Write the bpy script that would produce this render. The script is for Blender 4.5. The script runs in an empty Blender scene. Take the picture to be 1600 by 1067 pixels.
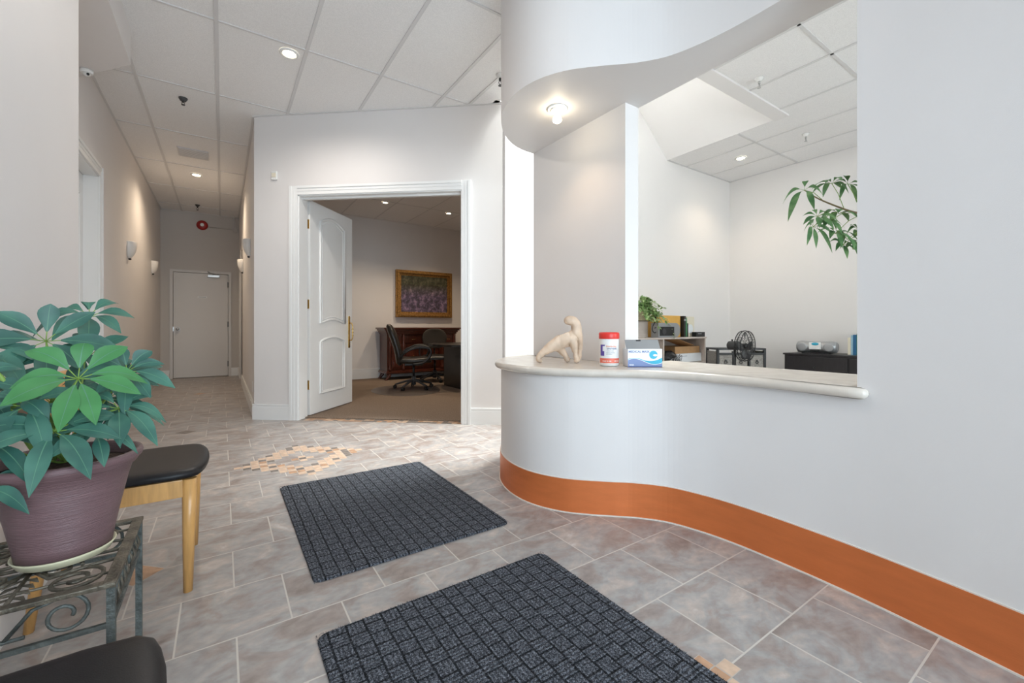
import bpy, bmesh, math, random
from mathutils import Vector, Matrix
random.seed(7)
sc = bpy.context.scene
COL = sc.collection
PI = math.pi

# ------------------------------------------------------------------ camera, world, light, exposure
YAW = math.atan2(453, 668)
cd = bpy.data.cameras.new('camera'); cam = bpy.data.objects.new('camera', cd); COL.objects.link(cam)
cd.sensor_fit = 'HORIZONTAL'; cd.sensor_width = 36.0; cd.lens = 36.0 * 668 / 1600
cd.shift_y = -(533.5 - 512) / 1600
cd.clip_start = 0.03
cam.location = (0, 0, 0.98); cam.rotation_euler = (PI / 2, 0, -YAW)
sc.camera = cam
sc.view_settings.view_transform = 'Standard'; sc.view_settings.look = 'None'
sc.view_settings.gamma = 1.0; sc.view_settings.use_curve_mapping = False
sc.view_settings.exposure = 1.34
sc.cycles.max_bounces = 10; sc.cycles.diffuse_bounces = 6; sc.cycles.sample_clamp_indirect = 6.0

w = bpy.data.worlds.new('daylight'); sc.world = w; w.use_nodes = True
w.node_tree.nodes['Background'].inputs[0].default_value = (0.72, 0.84, 1.0, 1)
w.node_tree.nodes['Background'].inputs[1].default_value = 1.0

def area(name, loc, direction, sx, sy, power, color, spread=180):
    l = bpy.data.lights.new(name, 'AREA'); l.shape = 'RECTANGLE'; l.size = sx; l.size_y = sy
    l.energy = power; l.color = color; l.spread = math.radians(spread)
    o = bpy.data.objects.new(name, l); COL.objects.link(o); o.location = loc
    o.rotation_euler = Vector(direction).to_track_quat('-Z', 'Y').to_euler()
    return o
area('entrance_daylight', (0.5, -1.92, 1.25), (0, 1, -0.12), 1.9, 2.1, 48, (0.76, 0.87, 1.0))
area('skylight_daylight', (3.12, 2.74, 4.75), (-2.3, 0.34, -4.75), 0.66, 0.8, 50, (1.0, 0.985, 0.985), 75)
area('skylight_glow', (3.00, 2.92, 4.73), (0, 0, -1), 1.0, 1.2, 8, (1.0, 0.985, 0.98))
area('assumed_window_daylight', (4.3, -1.92, 1.6), (0, 1, 0), 3.2, 2.0, 44, (1.0, 0.985, 0.985))  # daylight of an assumed, unseen front window, added to light the office back wall

def spot(name, loc, power, color=(1.0, 0.78, 0.55), angle=110, radius=0.04, direction=(0, 0, -1)):
    l = bpy.data.lights.new(name, 'SPOT'); l.energy = power; l.color = color
    l.spot_size = math.radians(angle); l.spot_blend = 0.8; l.shadow_soft_size = radius
    o = bpy.data.objects.new(name, l); COL.objects.link(o); o.location = loc
    o.rotation_euler = Vector(direction).to_track_quat('-Z', 'Y').to_euler()
    return o

# ------------------------------------------------------------------ materials
def mat(name, color, rough=0.6, metal=0.0, noise=0.0, nscale=30.0, bump=0.0, bscale=200.0, coat=0.0, stretch=None, emit=None, spec=None):
    m = bpy.data.materials.new(name); m.use_nodes = True
    nt = m.node_tree; N = nt.nodes; L = nt.links
    b = N['Principled BSDF']
    b.inputs['Base Color'].default_value = (*color, 1); b.inputs['Roughness'].default_value = rough
    b.inputs['Metallic'].default_value = metal; b.inputs['Coat Weight'].default_value = coat
    if spec is not None: b.inputs['Specular IOR Level'].default_value = spec
    tc = N.new('ShaderNodeTexCoord'); mp = N.new('ShaderNodeMapping'); L.new(tc.outputs['Object'], mp.inputs[0])
    if stretch: mp.inputs['Scale'].default_value = stretch
    if noise > 0:
        n = N.new('ShaderNodeTexNoise'); n.inputs['Scale'].default_value = nscale; n.inputs['Detail'].default_value = 5
        L.new(mp.outputs[0], n.inputs[0])
        r = N.new('ShaderNodeMapRange'); r.inputs['From Min'].default_value = 0.3; r.inputs['From Max'].default_value = 0.7
        r.inputs['To Min'].default_value = 1 - noise; r.inputs['To Max'].default_value = 1 + noise
        L.new(n.outputs['Fac'], r.inputs['Value'])
        mx = N.new('ShaderNodeVectorMath'); mx.operation = 'MULTIPLY'; mx.inputs[0].default_value = color
        L.new(r.outputs[0], mx.inputs[1]); L.new(mx.outputs[0], b.inputs['Base Color'])
    if bump > 0:
        n2 = N.new('ShaderNodeTexNoise'); n2.inputs['Scale'].default_value = bscale; n2.inputs['Detail'].default_value = 4
        L.new(mp.outputs[0], n2.inputs[0])
        bp = N.new('ShaderNodeBump'); bp.inputs['Strength'].default_value = bump; bp.inputs['Distance'].default_value = 0.01
        L.new(n2.outputs['Fac'], bp.inputs['Height']); L.new(bp.outputs[0], b.inputs['Normal'])
    if emit:
        b.inputs['Emission Color'].default_value = (*emit[0], 1); b.inputs['Emission Strength'].default_value = emit[1]
    return m

M = {}
M['paint'] = mat('greige_paint', (0.735, 0.705, 0.688), 0.55, noise=0.015, nscale=2.0, bump=0.05, bscale=300)
M['paint_white'] = mat('white_paint', (0.80, 0.782, 0.768), 0.5, bump=0.05, bscale=300)
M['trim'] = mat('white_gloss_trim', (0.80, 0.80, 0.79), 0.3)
M['ceiltile'] = mat('acoustic_tile', (0.86, 0.85, 0.84), 0.9, noise=0.07, nscale=160, bump=0.35, bscale=220)
M['tbar'] = mat('tbar_metal', (0.68, 0.67, 0.665), 0.45)
M['copper'] = mat('copper_laminate', (0.66, 0.185, 0.055), 0.42, 0.35, noise=0.06, nscale=6, bump=0.05, bscale=60, stretch=(1, 1, 5))
M['caulk'] = mat('cream_caulk', (0.70, 0.66, 0.60), 0.7)
M['black'] = mat('black_plastic', (0.012, 0.012, 0.013), 0.4)
M['darkgrey'] = mat('dark_grey_plastic', (0.05, 0.05, 0.052), 0.45)
M['rubber'] = mat('rubber', (0.02, 0.02, 0.02), 0.8)
M['white'] = mat('white_plastic', (0.80, 0.80, 0.78), 0.35)
M['brass'] = mat('brass', (0.78, 0.56, 0.22), 0.22, 1.0, noise=0.1, nscale=20)
M['steel'] = mat('brushed_steel', (0.55, 0.55, 0.54), 0.3, 1.0, noise=0.08, nscale=40)
M['silver'] = mat('silver_plastic', (0.36, 0.37, 0.38), 0.4, 0.5)
M['glow'] = mat('lamp_glow', (1, 0.95, 0.85), 0.4, emit=((1.0, 0.86, 0.62), 14.0))
M['beech'] = mat('beech_wood', (0.60, 0.32, 0.105), 0.38, noise=0.13, nscale=9, stretch=(8, 8, 1), coat=0.2)
M['leather'] = mat('black_vinyl', (0.010, 0.009, 0.010), 0.42, noise=0.1, nscale=40, bump=0.06, bscale=500, spec=0.3)
M['exec'] = mat('black_leather', (0.02, 0.017, 0.015), 0.3, noise=0.1, nscale=40, bump=0.15, bscale=300)
M['iron'] = mat('verdigris_iron', (0.115, 0.13, 0.122), 0.55, 0.5, noise=0.45, nscale=22, bump=0.4, bscale=120)
M['bronze'] = mat('aged_bronze_iron', (0.12, 0.105, 0.08), 0.5, 0.55, noise=0.5, nscale=30, bump=0.4, bscale=100)
M['pot'] = mat('plum_clay_pot', (0.165, 0.095, 0.10), 0.42, noise=0.10, nscale=8, bump=0.35, bscale=25, stretch=(1, 1, 22))
M['saucer'] = mat('cream_saucer', (0.62, 0.58, 0.40), 0.4, noise=0.12, nscale=30)
M['soil'] = mat('soil', (0.05, 0.025, 0.015), 0.95, noise=0.5, nscale=60, bump=1.0, bscale=120)
M['stem'] = mat('green_stem', (0.20, 0.33, 0.06), 0.5, noise=0.15, nscale=30)
M['bark'] = mat('brown_stem', (0.16, 0.12, 0.06), 0.8, noise=0.2, nscale=40)
M['mahogany'] = mat('mahogany', (0.085, 0.02, 0.010), 0.3, noise=0.35, nscale=7, stretch=(6, 6, 1), coat=0.3)
M['ebony'] = mat('ebony_veneer', (0.016, 0.013, 0.011), 0.3, noise=0.2, nscale=8, stretch=(1, 1, 6))
M['blackwood'] = mat('black_brown_laminate', (0.022, 0.020, 0.022), 0.4, noise=0.2, nscale=10, stretch=(1, 6, 1))
M['gold'] = mat('antique_gold', (0.36, 0.19, 0.055), 0.42, 0.65, noise=0.45, nscale=35, bump=0.6, bscale=90)
M['stone_top'] = mat('cream_stone', (0.66, 0.60, 0.53), 0.22, noise=0.07, nscale=14, bump=0.02, bscale=60)
M['sculpt'] = mat('carved_soapstone', (0.66, 0.50, 0.37), 0.5, noise=0.18, nscale=14, bump=0.25, bscale=60)
M['card'] = mat('cardboard', (0.45, 0.26, 0.12), 0.8, noise=0.08, nscale=20)
M['maple'] = mat('pale_laminate', (0.56, 0.49, 0.44), 0.5, noise=0.06, nscale=10, stretch=(1, 6, 6))
M['yellow'] = mat('amber_card', (0.72, 0.40, 0.08), 0.5, noise=0.05, nscale=20)
M['cream'] = mat('cream_card', (0.75, 0.69, 0.55), 0.5)
M['paper'] = mat('white_card', (0.78, 0.80, 0.82), 0.5)
M['basket'] = mat('grey_woven_basket', (0.36, 0.34, 0.31), 0.8, noise=0.3, nscale=60, bump=0.8, bscale=150)
M['wicker'] = mat('tan_planter', (0.42, 0.36, 0.22), 0.7, noise=0.2, nscale=60)
M['red'] = mat('red_plastic', (0.70, 0.035, 0.025), 0.35)
M['label_red'] = mat('salmon_label', (0.75, 0.16, 0.10), 0.45)
M['purple'] = mat('purple_ink', (0.10, 0.06, 0.32), 0.5)
M['navy'] = mat('navy_ink', (0.03, 0.05, 0.20), 0.5)
M['greyink'] = mat('grey_ink', (0.30, 0.32, 0.36), 0.5)
M['orangeink'] = mat('orange_ink', (0.75, 0.20, 0.08), 0.5)
M['slateblue'] = mat('slate_blue_ink', (0.16, 0.22, 0.42), 0.45)
M['teal'] = mat('teal_ink', (0.02, 0.38, 0.55), 0.45)
M['bluebook'] = mat('blue_cover', (0.02, 0.13, 0.27), 0.5)
M['lightblue'] = mat('pale_blue_cover', (0.35, 0.55, 0.65), 0.5)
M['greenbook'] = mat('green_cover', (0.06, 0.25, 0.10), 0.5)
M['mesh'] = mat('mesh_fabric', (0.035, 0.028, 0.022), 0.8, noise=0.3, nscale=200)
M['smoke'] = mat('smoked_mat', (0.14, 0.115, 0.10), 0.35)
M['firered'] = mat('fire_red', (0.35, 0.015, 0.012), 0.35)
M['peach'] = mat('peach_mosaic', (0.60, 0.43, 0.31), 0.4, noise=0.15, nscale=25)
M['rust'] = mat('rust_mosaic', (0.46, 0.27, 0.16), 0.4, noise=0.2, nscale=25)
M['slate'] = mat('slate_mosaic', (0.20, 0.17, 0.15), 0.4, noise=0.2, nscale=25)
M['grout'] = mat('grout', (0.50, 0.45, 0.40), 0.8)
M['block'] = mat('painted_block_paint', (0.55, 0.52, 0.49), 0.6)
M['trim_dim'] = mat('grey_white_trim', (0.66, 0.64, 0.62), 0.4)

def leafmat(name, c1, c2):
    m = mat(name, c1, 0.5); nt = m.node_tree; N = nt.nodes; L = nt.links; b = N['Principled BSDF']
    tc = N.new('ShaderNodeTexCoord'); n = N.new('ShaderNodeTexNoise'); n.inputs['Scale'].default_value = 14
    L.new(tc.outputs['Object'], n.inputs[0]); r = N.new('ShaderNodeValToRGB'); L.new(n.outputs['Fac'], r.inputs[0])
    r.color_ramp.elements[0].position = 0.35; r.color_ramp.elements[0].color = (*c1, 1)
    r.color_ramp.elements[1].position = 0.65; r.color_ramp.elements[1].color = (*c2, 1)
    L.new(r.outputs[0], b.inputs['Base Color'])
    b.inputs['Subsurface Weight'].default_value = 0.0
    return m
M['leaf'] = leafmat('umbrella_leaf', (0.024, 0.095, 0.072), (0.052, 0.165, 0.115))
M['leaf_bright'] = leafmat('fresh_leaf', (0.035, 0.165, 0.045), (0.06, 0.225, 0.07))
M['leaf_vein'] = mat('leaf_vein', (0.085, 0.21, 0.13), 0.5)
M['leaf_tree'] = leafmat('tree_leaf', (0.05, 0.16, 0.05), (0.16, 0.30, 0.12))
M['ivy'] = leafmat('variegated_ivy', (0.09, 0.22, 0.04), (0.42, 0.52, 0.24))

def tile_mat():
    m = mat('slate_look_tile', (0.3, 0.28, 0.26), 0.3); nt = m.node_tree; N = nt.nodes; L = nt.links; b = N['Principled BSDF']
    tc = N.new('ShaderNodeTexCoord')
    mp = N.new('ShaderNodeMapping'); mp.inputs['Location'].default_value = (-0.354 - 0.0, -0.985, 0)
    L.new(tc.outputs['Object'], mp.inputs[0])
    br = N.new('ShaderNodeTexBrick'); L.new(mp.outputs[0], br.inputs[0])
    br.inputs['Scale'].default_value = 1.0; br.inputs['Brick Width'].default_value = 0.316; br.inputs['Row Height'].default_value = 0.3125
    br.inputs['Mortar Size'].default_value = 0.0028; br.inputs['Mortar Smooth'].default_value = 0.1
    br.inputs['Color1'].default_value = (0, 0, 0, 1); br.inputs['Color2'].default_value = (1, 1, 1, 1)
    br.inputs['Mortar'].default_value = (0.5, 0.5, 0.5, 1)
    br.offset = 0.5
    # per tile variation shifts the noise field
    sep = N.new('ShaderNodeVectorMath'); sep.operation = 'SCALE'; sep.inputs['Scale'].default_value = 7.0
    L.new(br.outputs['Color'], sep.inputs[0])
    add = N.new('ShaderNodeVectorMath'); add.operation = 'ADD'; L.new(tc.outputs['Object'], add.inputs[0]); L.new(sep.outputs[0], add.inputs[1])
    mp2 = N.new('ShaderNodeMapping'); mp2.inputs['Scale'].default_value = (1.0, 1.35, 1.0); mp2.inputs['Rotation'].default_value = (0, 0, 0.35)
    L.new(add.outputs[0], mp2.inputs[0])
    n1 = N.new('ShaderNodeTexNoise'); n1.inputs['Scale'].default_value = 5.5; n1.inputs['Detail'].default_value = 8; n1.inputs['Roughness'].default_value = 0.62; n1.inputs['Distortion'].default_value = 0.6
    L.new(mp2.outputs[0], n1.inputs[0])
    r1 = N.new('ShaderNodeValToRGB'); L.new(n1.outputs['Fac'], r1.inputs[0])
    e = r1.color_ramp.elements
    e[0].position = 0.28; e[0].color = (0.235, 0.19, 0.168, 1)
    e[1].position = 0.74; e[1].color = (0.55, 0.525, 0.505, 1)
    x = e.new(0.42); x.color = (0.315, 0.265, 0.24, 1)
    x = e.new(0.52); x.color = (0.345, 0.33, 0.32, 1)
    x = e.new(0.62); x.color = (0.43, 0.37, 0.33, 1)
    n2 = N.new('ShaderNodeTexNoise'); n2.inputs['Scale'].default_value = 26; n2.inputs['Detail'].default_value = 6
    L.new(mp2.outputs[0], n2.inputs[0])
    mr = N.new('ShaderNodeMapRange'); mr.inputs['From Min'].default_value = 0.3; mr.inputs['From Max'].default_value = 0.7
    mr.inputs['To Min'].default_value = 0.86; mr.inputs['To Max'].default_value = 1.14; L.new(n2.outputs['Fac'], mr.inputs['Value'])
    vm = N.new('ShaderNodeVectorMath'); vm.operation = 'MULTIPLY'; L.new(r1.outputs[0], vm.inputs[0]); L.new(mr.outputs[0], vm.inputs[1])
    mx = N.new('ShaderNodeMix'); mx.data_type = 'RGBA'; L.new(br.outputs['Fac'], mx.inputs['Factor'])
    L.new(vm.outputs[0], mx.inputs['A']); mx.inputs['B'].default_value = (0.55, 0.51, 0.46, 1)
    L.new(mx.outputs['Result'], b.inputs['Base Color'])
    rr = N.new('ShaderNodeMapRange'); rr.inputs['From Min'].default_value = 0.3; rr.inputs['From Max'].default_value = 0.7
    rr.inputs['To Min'].default_value = 0.30; rr.inputs['To Max'].default_value = 0.42
    L.new(n2.outputs['Fac'], rr.inputs['Value']); L.new(rr.outputs[0], b.inputs['Roughness'])
    inv = N.new('ShaderNodeMath'); inv.operation = 'SUBTRACT'; inv.inputs[0].default_value = 1.0; L.new(br.outputs['Fac'], inv.inputs[1])
    ad = N.new('ShaderNodeMath'); ad.operation = 'MULTIPLY_ADD'; L.new(n1.outputs['Fac'], ad.inputs[0]); ad.inputs[1].default_value = 0.25; L.new(inv.outputs[0], ad.inputs[2])
    bp = N.new('ShaderNodeBump'); bp.inputs['Strength'].default_value = 0.35; bp.inputs['Distance'].default_value = 0.004
    L.new(ad.outputs[0], bp.inputs['Height']); L.new(bp.outputs[0], b.inputs['Normal'])
    return m
M['tile'] = tile_mat()

def mat_weave():
    m = mat('charcoal_basketweave', (0.03, 0.035, 0.045), 0.95, spec=0.15); nt = m.node_tree; N = nt.nodes; L = nt.links; b = N['Principled BSDF']
    tc = N.new('ShaderNodeTexCoord')
    sx = N.new('ShaderNodeSeparateXYZ')
    dn = N.new('ShaderNodeTexNoise'); dn.inputs['Scale'].default_value = 9; L.new(tc.outputs['Object'], dn.inputs[0])
    ds = N.new('ShaderNodeVectorMath'); ds.operation = 'SCALE'; ds.inputs['Scale'].default_value = 0.008; L.new(dn.outputs['Color'], ds.inputs[0])
    da = N.new('ShaderNodeVectorMath'); da.operation = 'ADD'; L.new(tc.outputs['Object'], da.inputs[0]); L.new(ds.outputs[0], da.inputs[1])
    L.new(da.outputs[0], sx.inputs[0])
    C = 1 / 0.056
    def math_(op, a, bb=None, c=None):
        n = N.new('ShaderNodeMath'); n.operation = op
        for k, v in enumerate((a, bb, c)):
            if v is None: continue
            if isinstance(v, (int, float)): n.inputs[k].default_value = v
            else: L.new(v, n.inputs[k])
        return n.outputs[0]
    u = math_('MULTIPLY', sx.outputs[0], C); v = math_('MULTIPLY', sx.outputs[1], C)
    v = math_('ADD', v, math_('MULTIPLY', math_('MODULO', math_('FLOOR', math_('ADD', u, 200)), 2.0), 0.5))
    chk = math_('ABSOLUTE', math_('MODULO', math_('ADD', math_('FLOOR', math_('ADD', u, 200)), math_('FLOOR', math_('ADD', v, 200))), 2.0))
    su = math_('ABSOLUTE', math_('SINE', math_('MULTIPLY', u, PI * 4)))
    sv = math_('ABSOLUTE', math_('SINE', math_('MULTIPLY', v, PI * 4)))
    ribs = math_('ADD', math_('MULTIPLY', chk, su), math_('MULTIPLY', math_('SUBTRACT', 1.0, chk), sv))
    eu = math_('ABSOLUTE', math_('SUBTRACT', math_('FRACT', math_('ADD', u, 200)), 0.5)); ev = math_('ABSOLUTE', math_('SUBTRACT', math_('FRACT', math_('ADD', v, 200)), 0.5))
    edge = math_('GREATER_THAN', math_('MAXIMUM', eu, ev), 0.44)
    h = math_('SUBTRACT', ribs, math_('MULTIPLY', edge, 1.2))
    n = N.new('ShaderNodeTexNoise'); n.inputs['Scale'].default_value = 240; n.inputs['Detail'].default_value = 3; L.new(tc.outputs['Object'], n.inputs[0])
    n.inputs['Roughness'].default_value = 0.8
    r = N.new('ShaderNodeValToRGB'); L.new(n.outputs['Fac'], r.inputs[0])
    e = r.color_ramp.elements; e[0].position = 0.38; e[0].color = (0.012, 0.013, 0.017, 1); e[1].position = 0.66; e[1].color = (0.26, 0.28, 0.32, 1)
    x = e.new(0.5); x.color = (0.058, 0.063, 0.076, 1)
    f = math_('MULTIPLY_ADD', h, 0.6, 0.62); f = math_('MAXIMUM', f, 0.2)
    vm = N.new('ShaderNodeVectorMath'); vm.operation = 'MULTIPLY'; L.new(r.outputs[0], vm.inputs[0]); L.new(f, vm.inputs[1])
    L.new(vm.outputs[0], b.inputs['Base Color'])
    hh = math_('ADD', h, math_('MULTIPLY', n.outputs['Fac'], 1.0))
    bp = N.new('ShaderNodeBump'); bp.inputs['Strength'].default_value = 0.8; bp.inputs['Distance'].default_value = 0.004
    L.new(hh, bp.inputs['Height']); L.new(bp.outputs[0], b.inputs['Normal'])
    return m
M['weave'] = mat_weave()
M['carpet'] = mat('taupe_carpet', (0.23, 0.175, 0.135), 0.95, noise=0.28, nscale=90, bump=0.5, bscale=300, spec=0.1)

def painting_mat():
    m = mat('abstract_canvas', (0.1, 0.07, 0.12), 0.5); nt = m.node_tree; N = nt.nodes; L = nt.links; b = N['Principled BSDF']
    tc = N.new('ShaderNodeTexCoord'); n = N.new('ShaderNodeTexNoise'); n.inputs['Scale'].default_value = 9; n.inputs['Detail'].default_value = 8; n.inputs['Roughness'].default_value = 0.75
    L.new(tc.outputs['Object'], n.inputs[0])
    s = N.new('ShaderNodeSeparateXYZ'); L.new(tc.outputs['Object'], s.inputs[0])
    low = N.new('ShaderNodeValToRGB'); L.new(n.outputs['Fac'], low.inputs[0]); e = low.color_ramp.elements
    e[0].position = 0.35; e[0].color = (0.02, 0.02, 0.02, 1); e[1].position = 0.68; e[1].color = (0.42, 0.28, 0.42, 1); x = e.new(0.5); x.color = (0.10, 0.075, 0.13, 1)
    hi = N.new('ShaderNodeValToRGB'); L.new(n.outputs['Fac'], hi.inputs[0]); e = hi.color_ramp.elements
    e[0].position = 0.35; e[0].color = (0.03, 0.012, 0.008, 1); e[1].position = 0.68; e[1].color = (0.20, 0.17, 0.10, 1); x = e.new(0.5); x.color = (0.06, 0.065, 0.035, 1)
    mr = N.new('ShaderNodeMapRange'); mr.inputs['From Min'].default_value = -0.05; mr.inputs['From Max'].default_value = 0.2; L.new(s.outputs[2], mr.inputs['Value'])
    mx = N.new('ShaderNodeMix'); mx.data_type = 'RGBA'; L.new(mr.outputs[0], mx.inputs['Factor']); L.new(low.outputs[0], mx.inputs['A']); L.new(hi.outputs[0], mx.inputs['B'])
    L.new(mx.outputs['Result'], b.inputs['Base Color'])
    return m
M['canvas'] = painting_mat()

def glass_mat():
    m = bpy.data.materials.new('window_glass'); m.use_nodes = True; nt = m.node_tree; N = nt.nodes; L = nt.links
    N.clear(); o = N.new('ShaderNodeOutputMaterial'); t = N.new('ShaderNodeBsdfTransparent'); g = N.new('ShaderNodeBsdfGlossy'); g.inputs['Roughness'].default_value = 0.02
    f = N.new('ShaderNodeFresnel'); f.inputs[0].default_value = 1.45; mx = N.new('ShaderNodeMixShader')
    t.inputs[0].default_value = (0.93, 0.96, 0.95, 1)
    L.new(f.outputs[0], mx.inputs[0]); L.new(t.outputs[0], mx.inputs[1]); L.new(g.outputs[0], mx.inputs[2]); L.new(mx.outputs[0], o.inputs[0])
    return m
M['glass'] = glass_mat()
def bulb_mat():
    m = mat('frosted_sconce', (0.82, 0.80, 0.77), 0.35); return m
M['sconce'] = bulb_mat()

# ------------------------------------------------------------------ geometry helpers
class MB:
    """collects shapes with material slots, then links them as ONE mesh object"""
    def __init__(s): s.bm = bmesh.new(); s.mats = []
    def mi(s, m):
        if m not in s.mats: s.mats.append(m)
        return s.mats.index(m)
    def _set(s, faces, m, smooth=False):
        i = s.mi(m)
        for f in faces: f.material_index = i; f.smooth = smooth
    def box(s, x0, x1, y0, y1, z0, z1, m, bevel=0.0, mtx=None):
        r = bmesh.ops.create_cube(s.bm, size=1.0); vs = r['verts']
        bmesh.ops.scale(s.bm, vec=(x1 - x0, y1 - y0, z1 - z0), verts=vs)
        bmesh.ops.translate(s.bm, vec=((x0 + x1) / 2, (y0 + y1) / 2, (z0 + z1) / 2), verts=vs)
        fs = set(f for v in vs for f in v.link_faces)
        if bevel > 0:
            es = list(set(e for v in vs for e in v.link_edges))
            r = bmesh.ops.bevel(s.bm, geom=es, offset=bevel, segments=2, profile=0.6, affect='EDGES')
            vs = list(set(r['verts']) | set(v for f in fs if f.is_valid for v in f.verts))
            fs = set(f for v in vs if v.is_valid for f in v.link_faces)
        if mtx is not None:
            bmesh.ops.transform(s.bm, matrix=mtx, verts=list(set(v for f in fs for v in f.verts)))
        s._set(fs, m); return s
    def prism(s, pts, z0, z1, m, smooth=False, caps=True, mtx=None):
        a = [s.bm.verts.new((p[0], p[1], z0)) for p in pts]; b = [s.bm.verts.new((p[0], p[1], z1)) for p in pts]
        n = len(pts); fs = []
        for i in range(n):
            j = (i + 1) % n; fs.append(s.bm.faces.new((a[i], a[j], b[j], b[i])))
        s._set(fs, m, smooth)
        if caps:
            c = [s.bm.faces.new(list(reversed(a))), s.bm.faces.new(b)]; s._set(c, m)
        if mtx is not None: bmesh.ops.transform(s.bm, matrix=mtx, verts=a + b)
        return s
    def loops(s, rings, m, closed=True, cap=(True, True), smooth=True, mtx=None):
        R = [[s.bm.verts.new(p) for p in r] for r in rings]; fs = []
        n = len(R[0])
        for k in range(len(R) - 1):
            for i in range(n if closed else n - 1):
                j = (i + 1) % n
                fs.append(s.bm.faces.new((R[k][i], R[k][j], R[k + 1][j], R[k + 1][i])))
        s._set(fs, m, smooth)
        cs = []
        if cap[0]: cs.append(s.bm.faces.new(list(reversed(R[0]))))
        if cap[1]: cs.append(s.bm.faces.new(R[-1]))
        s._set(cs, m)
        if mtx is not None: bmesh.ops.transform(s.bm, matrix=mtx, verts=[v for r in R for v in r])
        return s
    def lathe(s, prof, m, seg=32, mtx=None, cap=(True, True), smooth=True):
        rings = [[(r * math.cos(2 * PI * i / seg), r * math.sin(2 * PI * i / seg), z) for i in range(seg)] for r, z in prof]
        return s.loops(rings, m, True, cap, smooth, mtx)
    def tube(s, pts, r, m, seg=8, closed=False, smooth=True, square=False, flat=1.0):
        P = [Vector(p) for p in pts]; n = len(P); rings = []
        rr = r if isinstance(r, (list, tuple)) else [r] * n
        up = None
        for i in range(n):
            if closed: t = (P[(i + 1) % n] - P[i - 1])
            else: t = P[min(i + 1, n - 1)] - P[max(i - 1, 0)]
            if t.length < 1e-9: t = Vector((0, 0, 1))
            t.normalize()
            if up is None:
                up = Vector((0, 0, 1)) if abs(t.z) < 0.9 else Vector((1, 0, 0))
            a = up - t * up.dot(t)
            if a.length < 1e-6: a = t.orthogonal()
            a.normalize(); up = a; b = t.cross(a)
            k = 4 if square else seg; ph = PI / 4 if square else 0; f = math.sqrt(2) if square else 1
            rings.append([tuple(P[i] + (a * math.cos(ph + 2 * PI * j / k) * flat + b * math.sin(ph + 2 * PI * j / k)) * rr[i] * f) for j in range(k)])
        if closed: rings.append(rings[0])
        return s.loops(rings, m, True, (not closed, not closed), smooth and not square)
    def sphere(s, c, r, m, scale=(1, 1, 1), seg=16, mtx=None):
        q = bmesh.ops.create_uvsphere(s.bm, u_segments=seg, v_segments=max(6, seg // 2), radius=r)
        bmesh.ops.scale(s.bm, vec=scale, verts=q['verts']); bmesh.ops.translate(s.bm, vec=c, verts=q['verts'])
        if mtx is not None: bmesh.ops.transform(s.bm, matrix=mtx, verts=q['verts'])
        s._set(set(f for v in q['verts'] for f in v.link_faces), m, True); return s
    def cyl(s, p, q, r, m, seg=16, r2=None):
        p = Vector(p); q = Vector(q); d = q - p
        mt = Matrix.Translation(p) @ d.to_track_quat('Z', 'Y').to_matrix().to_4x4()
        return s.lathe([(r, 0), (r if r2 is None else r2, d.length)], m, seg, mt)
    def build(s, name, parent=None, loc=(0, 0, 0), rz=0.0, label=None, cat=None, group=None, kind=None, rot=None, normals=True):
        if normals: bmesh.ops.recalc_face_normals(s.bm, faces=s.bm.faces[:])
        me = bpy.data.meshes.new(name); s.bm.to_mesh(me); s.bm.free()
        for m in s.mats: me.materials.append(M[m])
        o = bpy.data.objects.new(name, me); COL.objects.link(o); o.location = loc
        o.rotation_euler = rot if rot else (0, 0, rz)
        if parent: o.parent = parent
        tag(o, label, cat, group, kind); return o
def tag(o, label=None, cat=None, group=None, kind=None):
    if label: o['label'] = label
    if cat: o['category'] = cat
    if group: o['group'] = group
    if kind: o['kind'] = kind
def thing(name, loc, label, cat, rz=0.0, group=None, kind=None):
    o = bpy.data.objects.new(name, None); COL.objects.link(o); o.location = loc; o.rotation_euler = (0, 0, rz); o.empty_display_size = 0.1
    tag(o, label, cat, group, kind); return o
def copy_tree(o, parent=None):
    c = o.copy(); COL.objects.link(c)
    if parent: c.parent = parent
    for ch in [x for x in bpy.data.objects if x.parent == o]: copy_tree(ch, c)
    return c
def place(o, loc, rz=0.0, label=None):
    o.location = loc; o.rotation_euler[2] = rz
    if label: o['label'] = label
    return o
def text_mesh(txt, size, m, name, parent, mtx, depth=0.0003, wrap=None, align='LEFT', bold=0.0):
    c = bpy.data.curves.new('t', 'FONT'); c.body = txt; c.size = size; c.align_x = align; c.offset = bold; c.resolution_u = 2
    o = bpy.data.objects.new('t', c); COL.objects.link(o)
    dg = bpy.context.evaluated_depsgraph_get(); me = bpy.data.meshes.new_from_object(o.evaluated_get(dg))
    bpy.data.objects.remove(o); me.name = name
    for v in me.vertices:
        x, y = v.co.x, v.co.y
        if wrap: a = wrap[1] + x / wrap[0]; v.co = Vector((wrap[0] * math.sin(a), -wrap[0] * math.cos(a), y))
        else: v.co = Vector((x, 0, y))
    me.transform(mtx); me.materials.clear(); me.materials.append(M[m])
    q = bpy.data.objects.new(name, me); COL.objects.link(q); q.parent = parent
    return q
def catmull(pts, n=8, closed=False):
    P = [Vector(p) for p in pts]; out = []; N_ = len(P)
    rng = range(N_ if closed else N_ - 1)
    for i in rng:
        if closed: p0, p1, p2, p3 = P[i - 1], P[i], P[(i + 1) % N_], P[(i + 2) % N_]
        else: p0, p1, p2, p3 = P[max(i - 1, 0)], P[i], P[i + 1], P[min(i + 2, N_ - 1)]
        for k in range(n):
            t = k / n
            out.append(0.5 * ((2 * p1) + (p2 - p0) * t + (2 * p0 - 5 * p1 + 4 * p2 - p3) * t * t + (3 * p1 - p0 - 3 * p2 + p3) * t ** 3))
    if not closed: out.append(P[-1])
    return out
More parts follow.
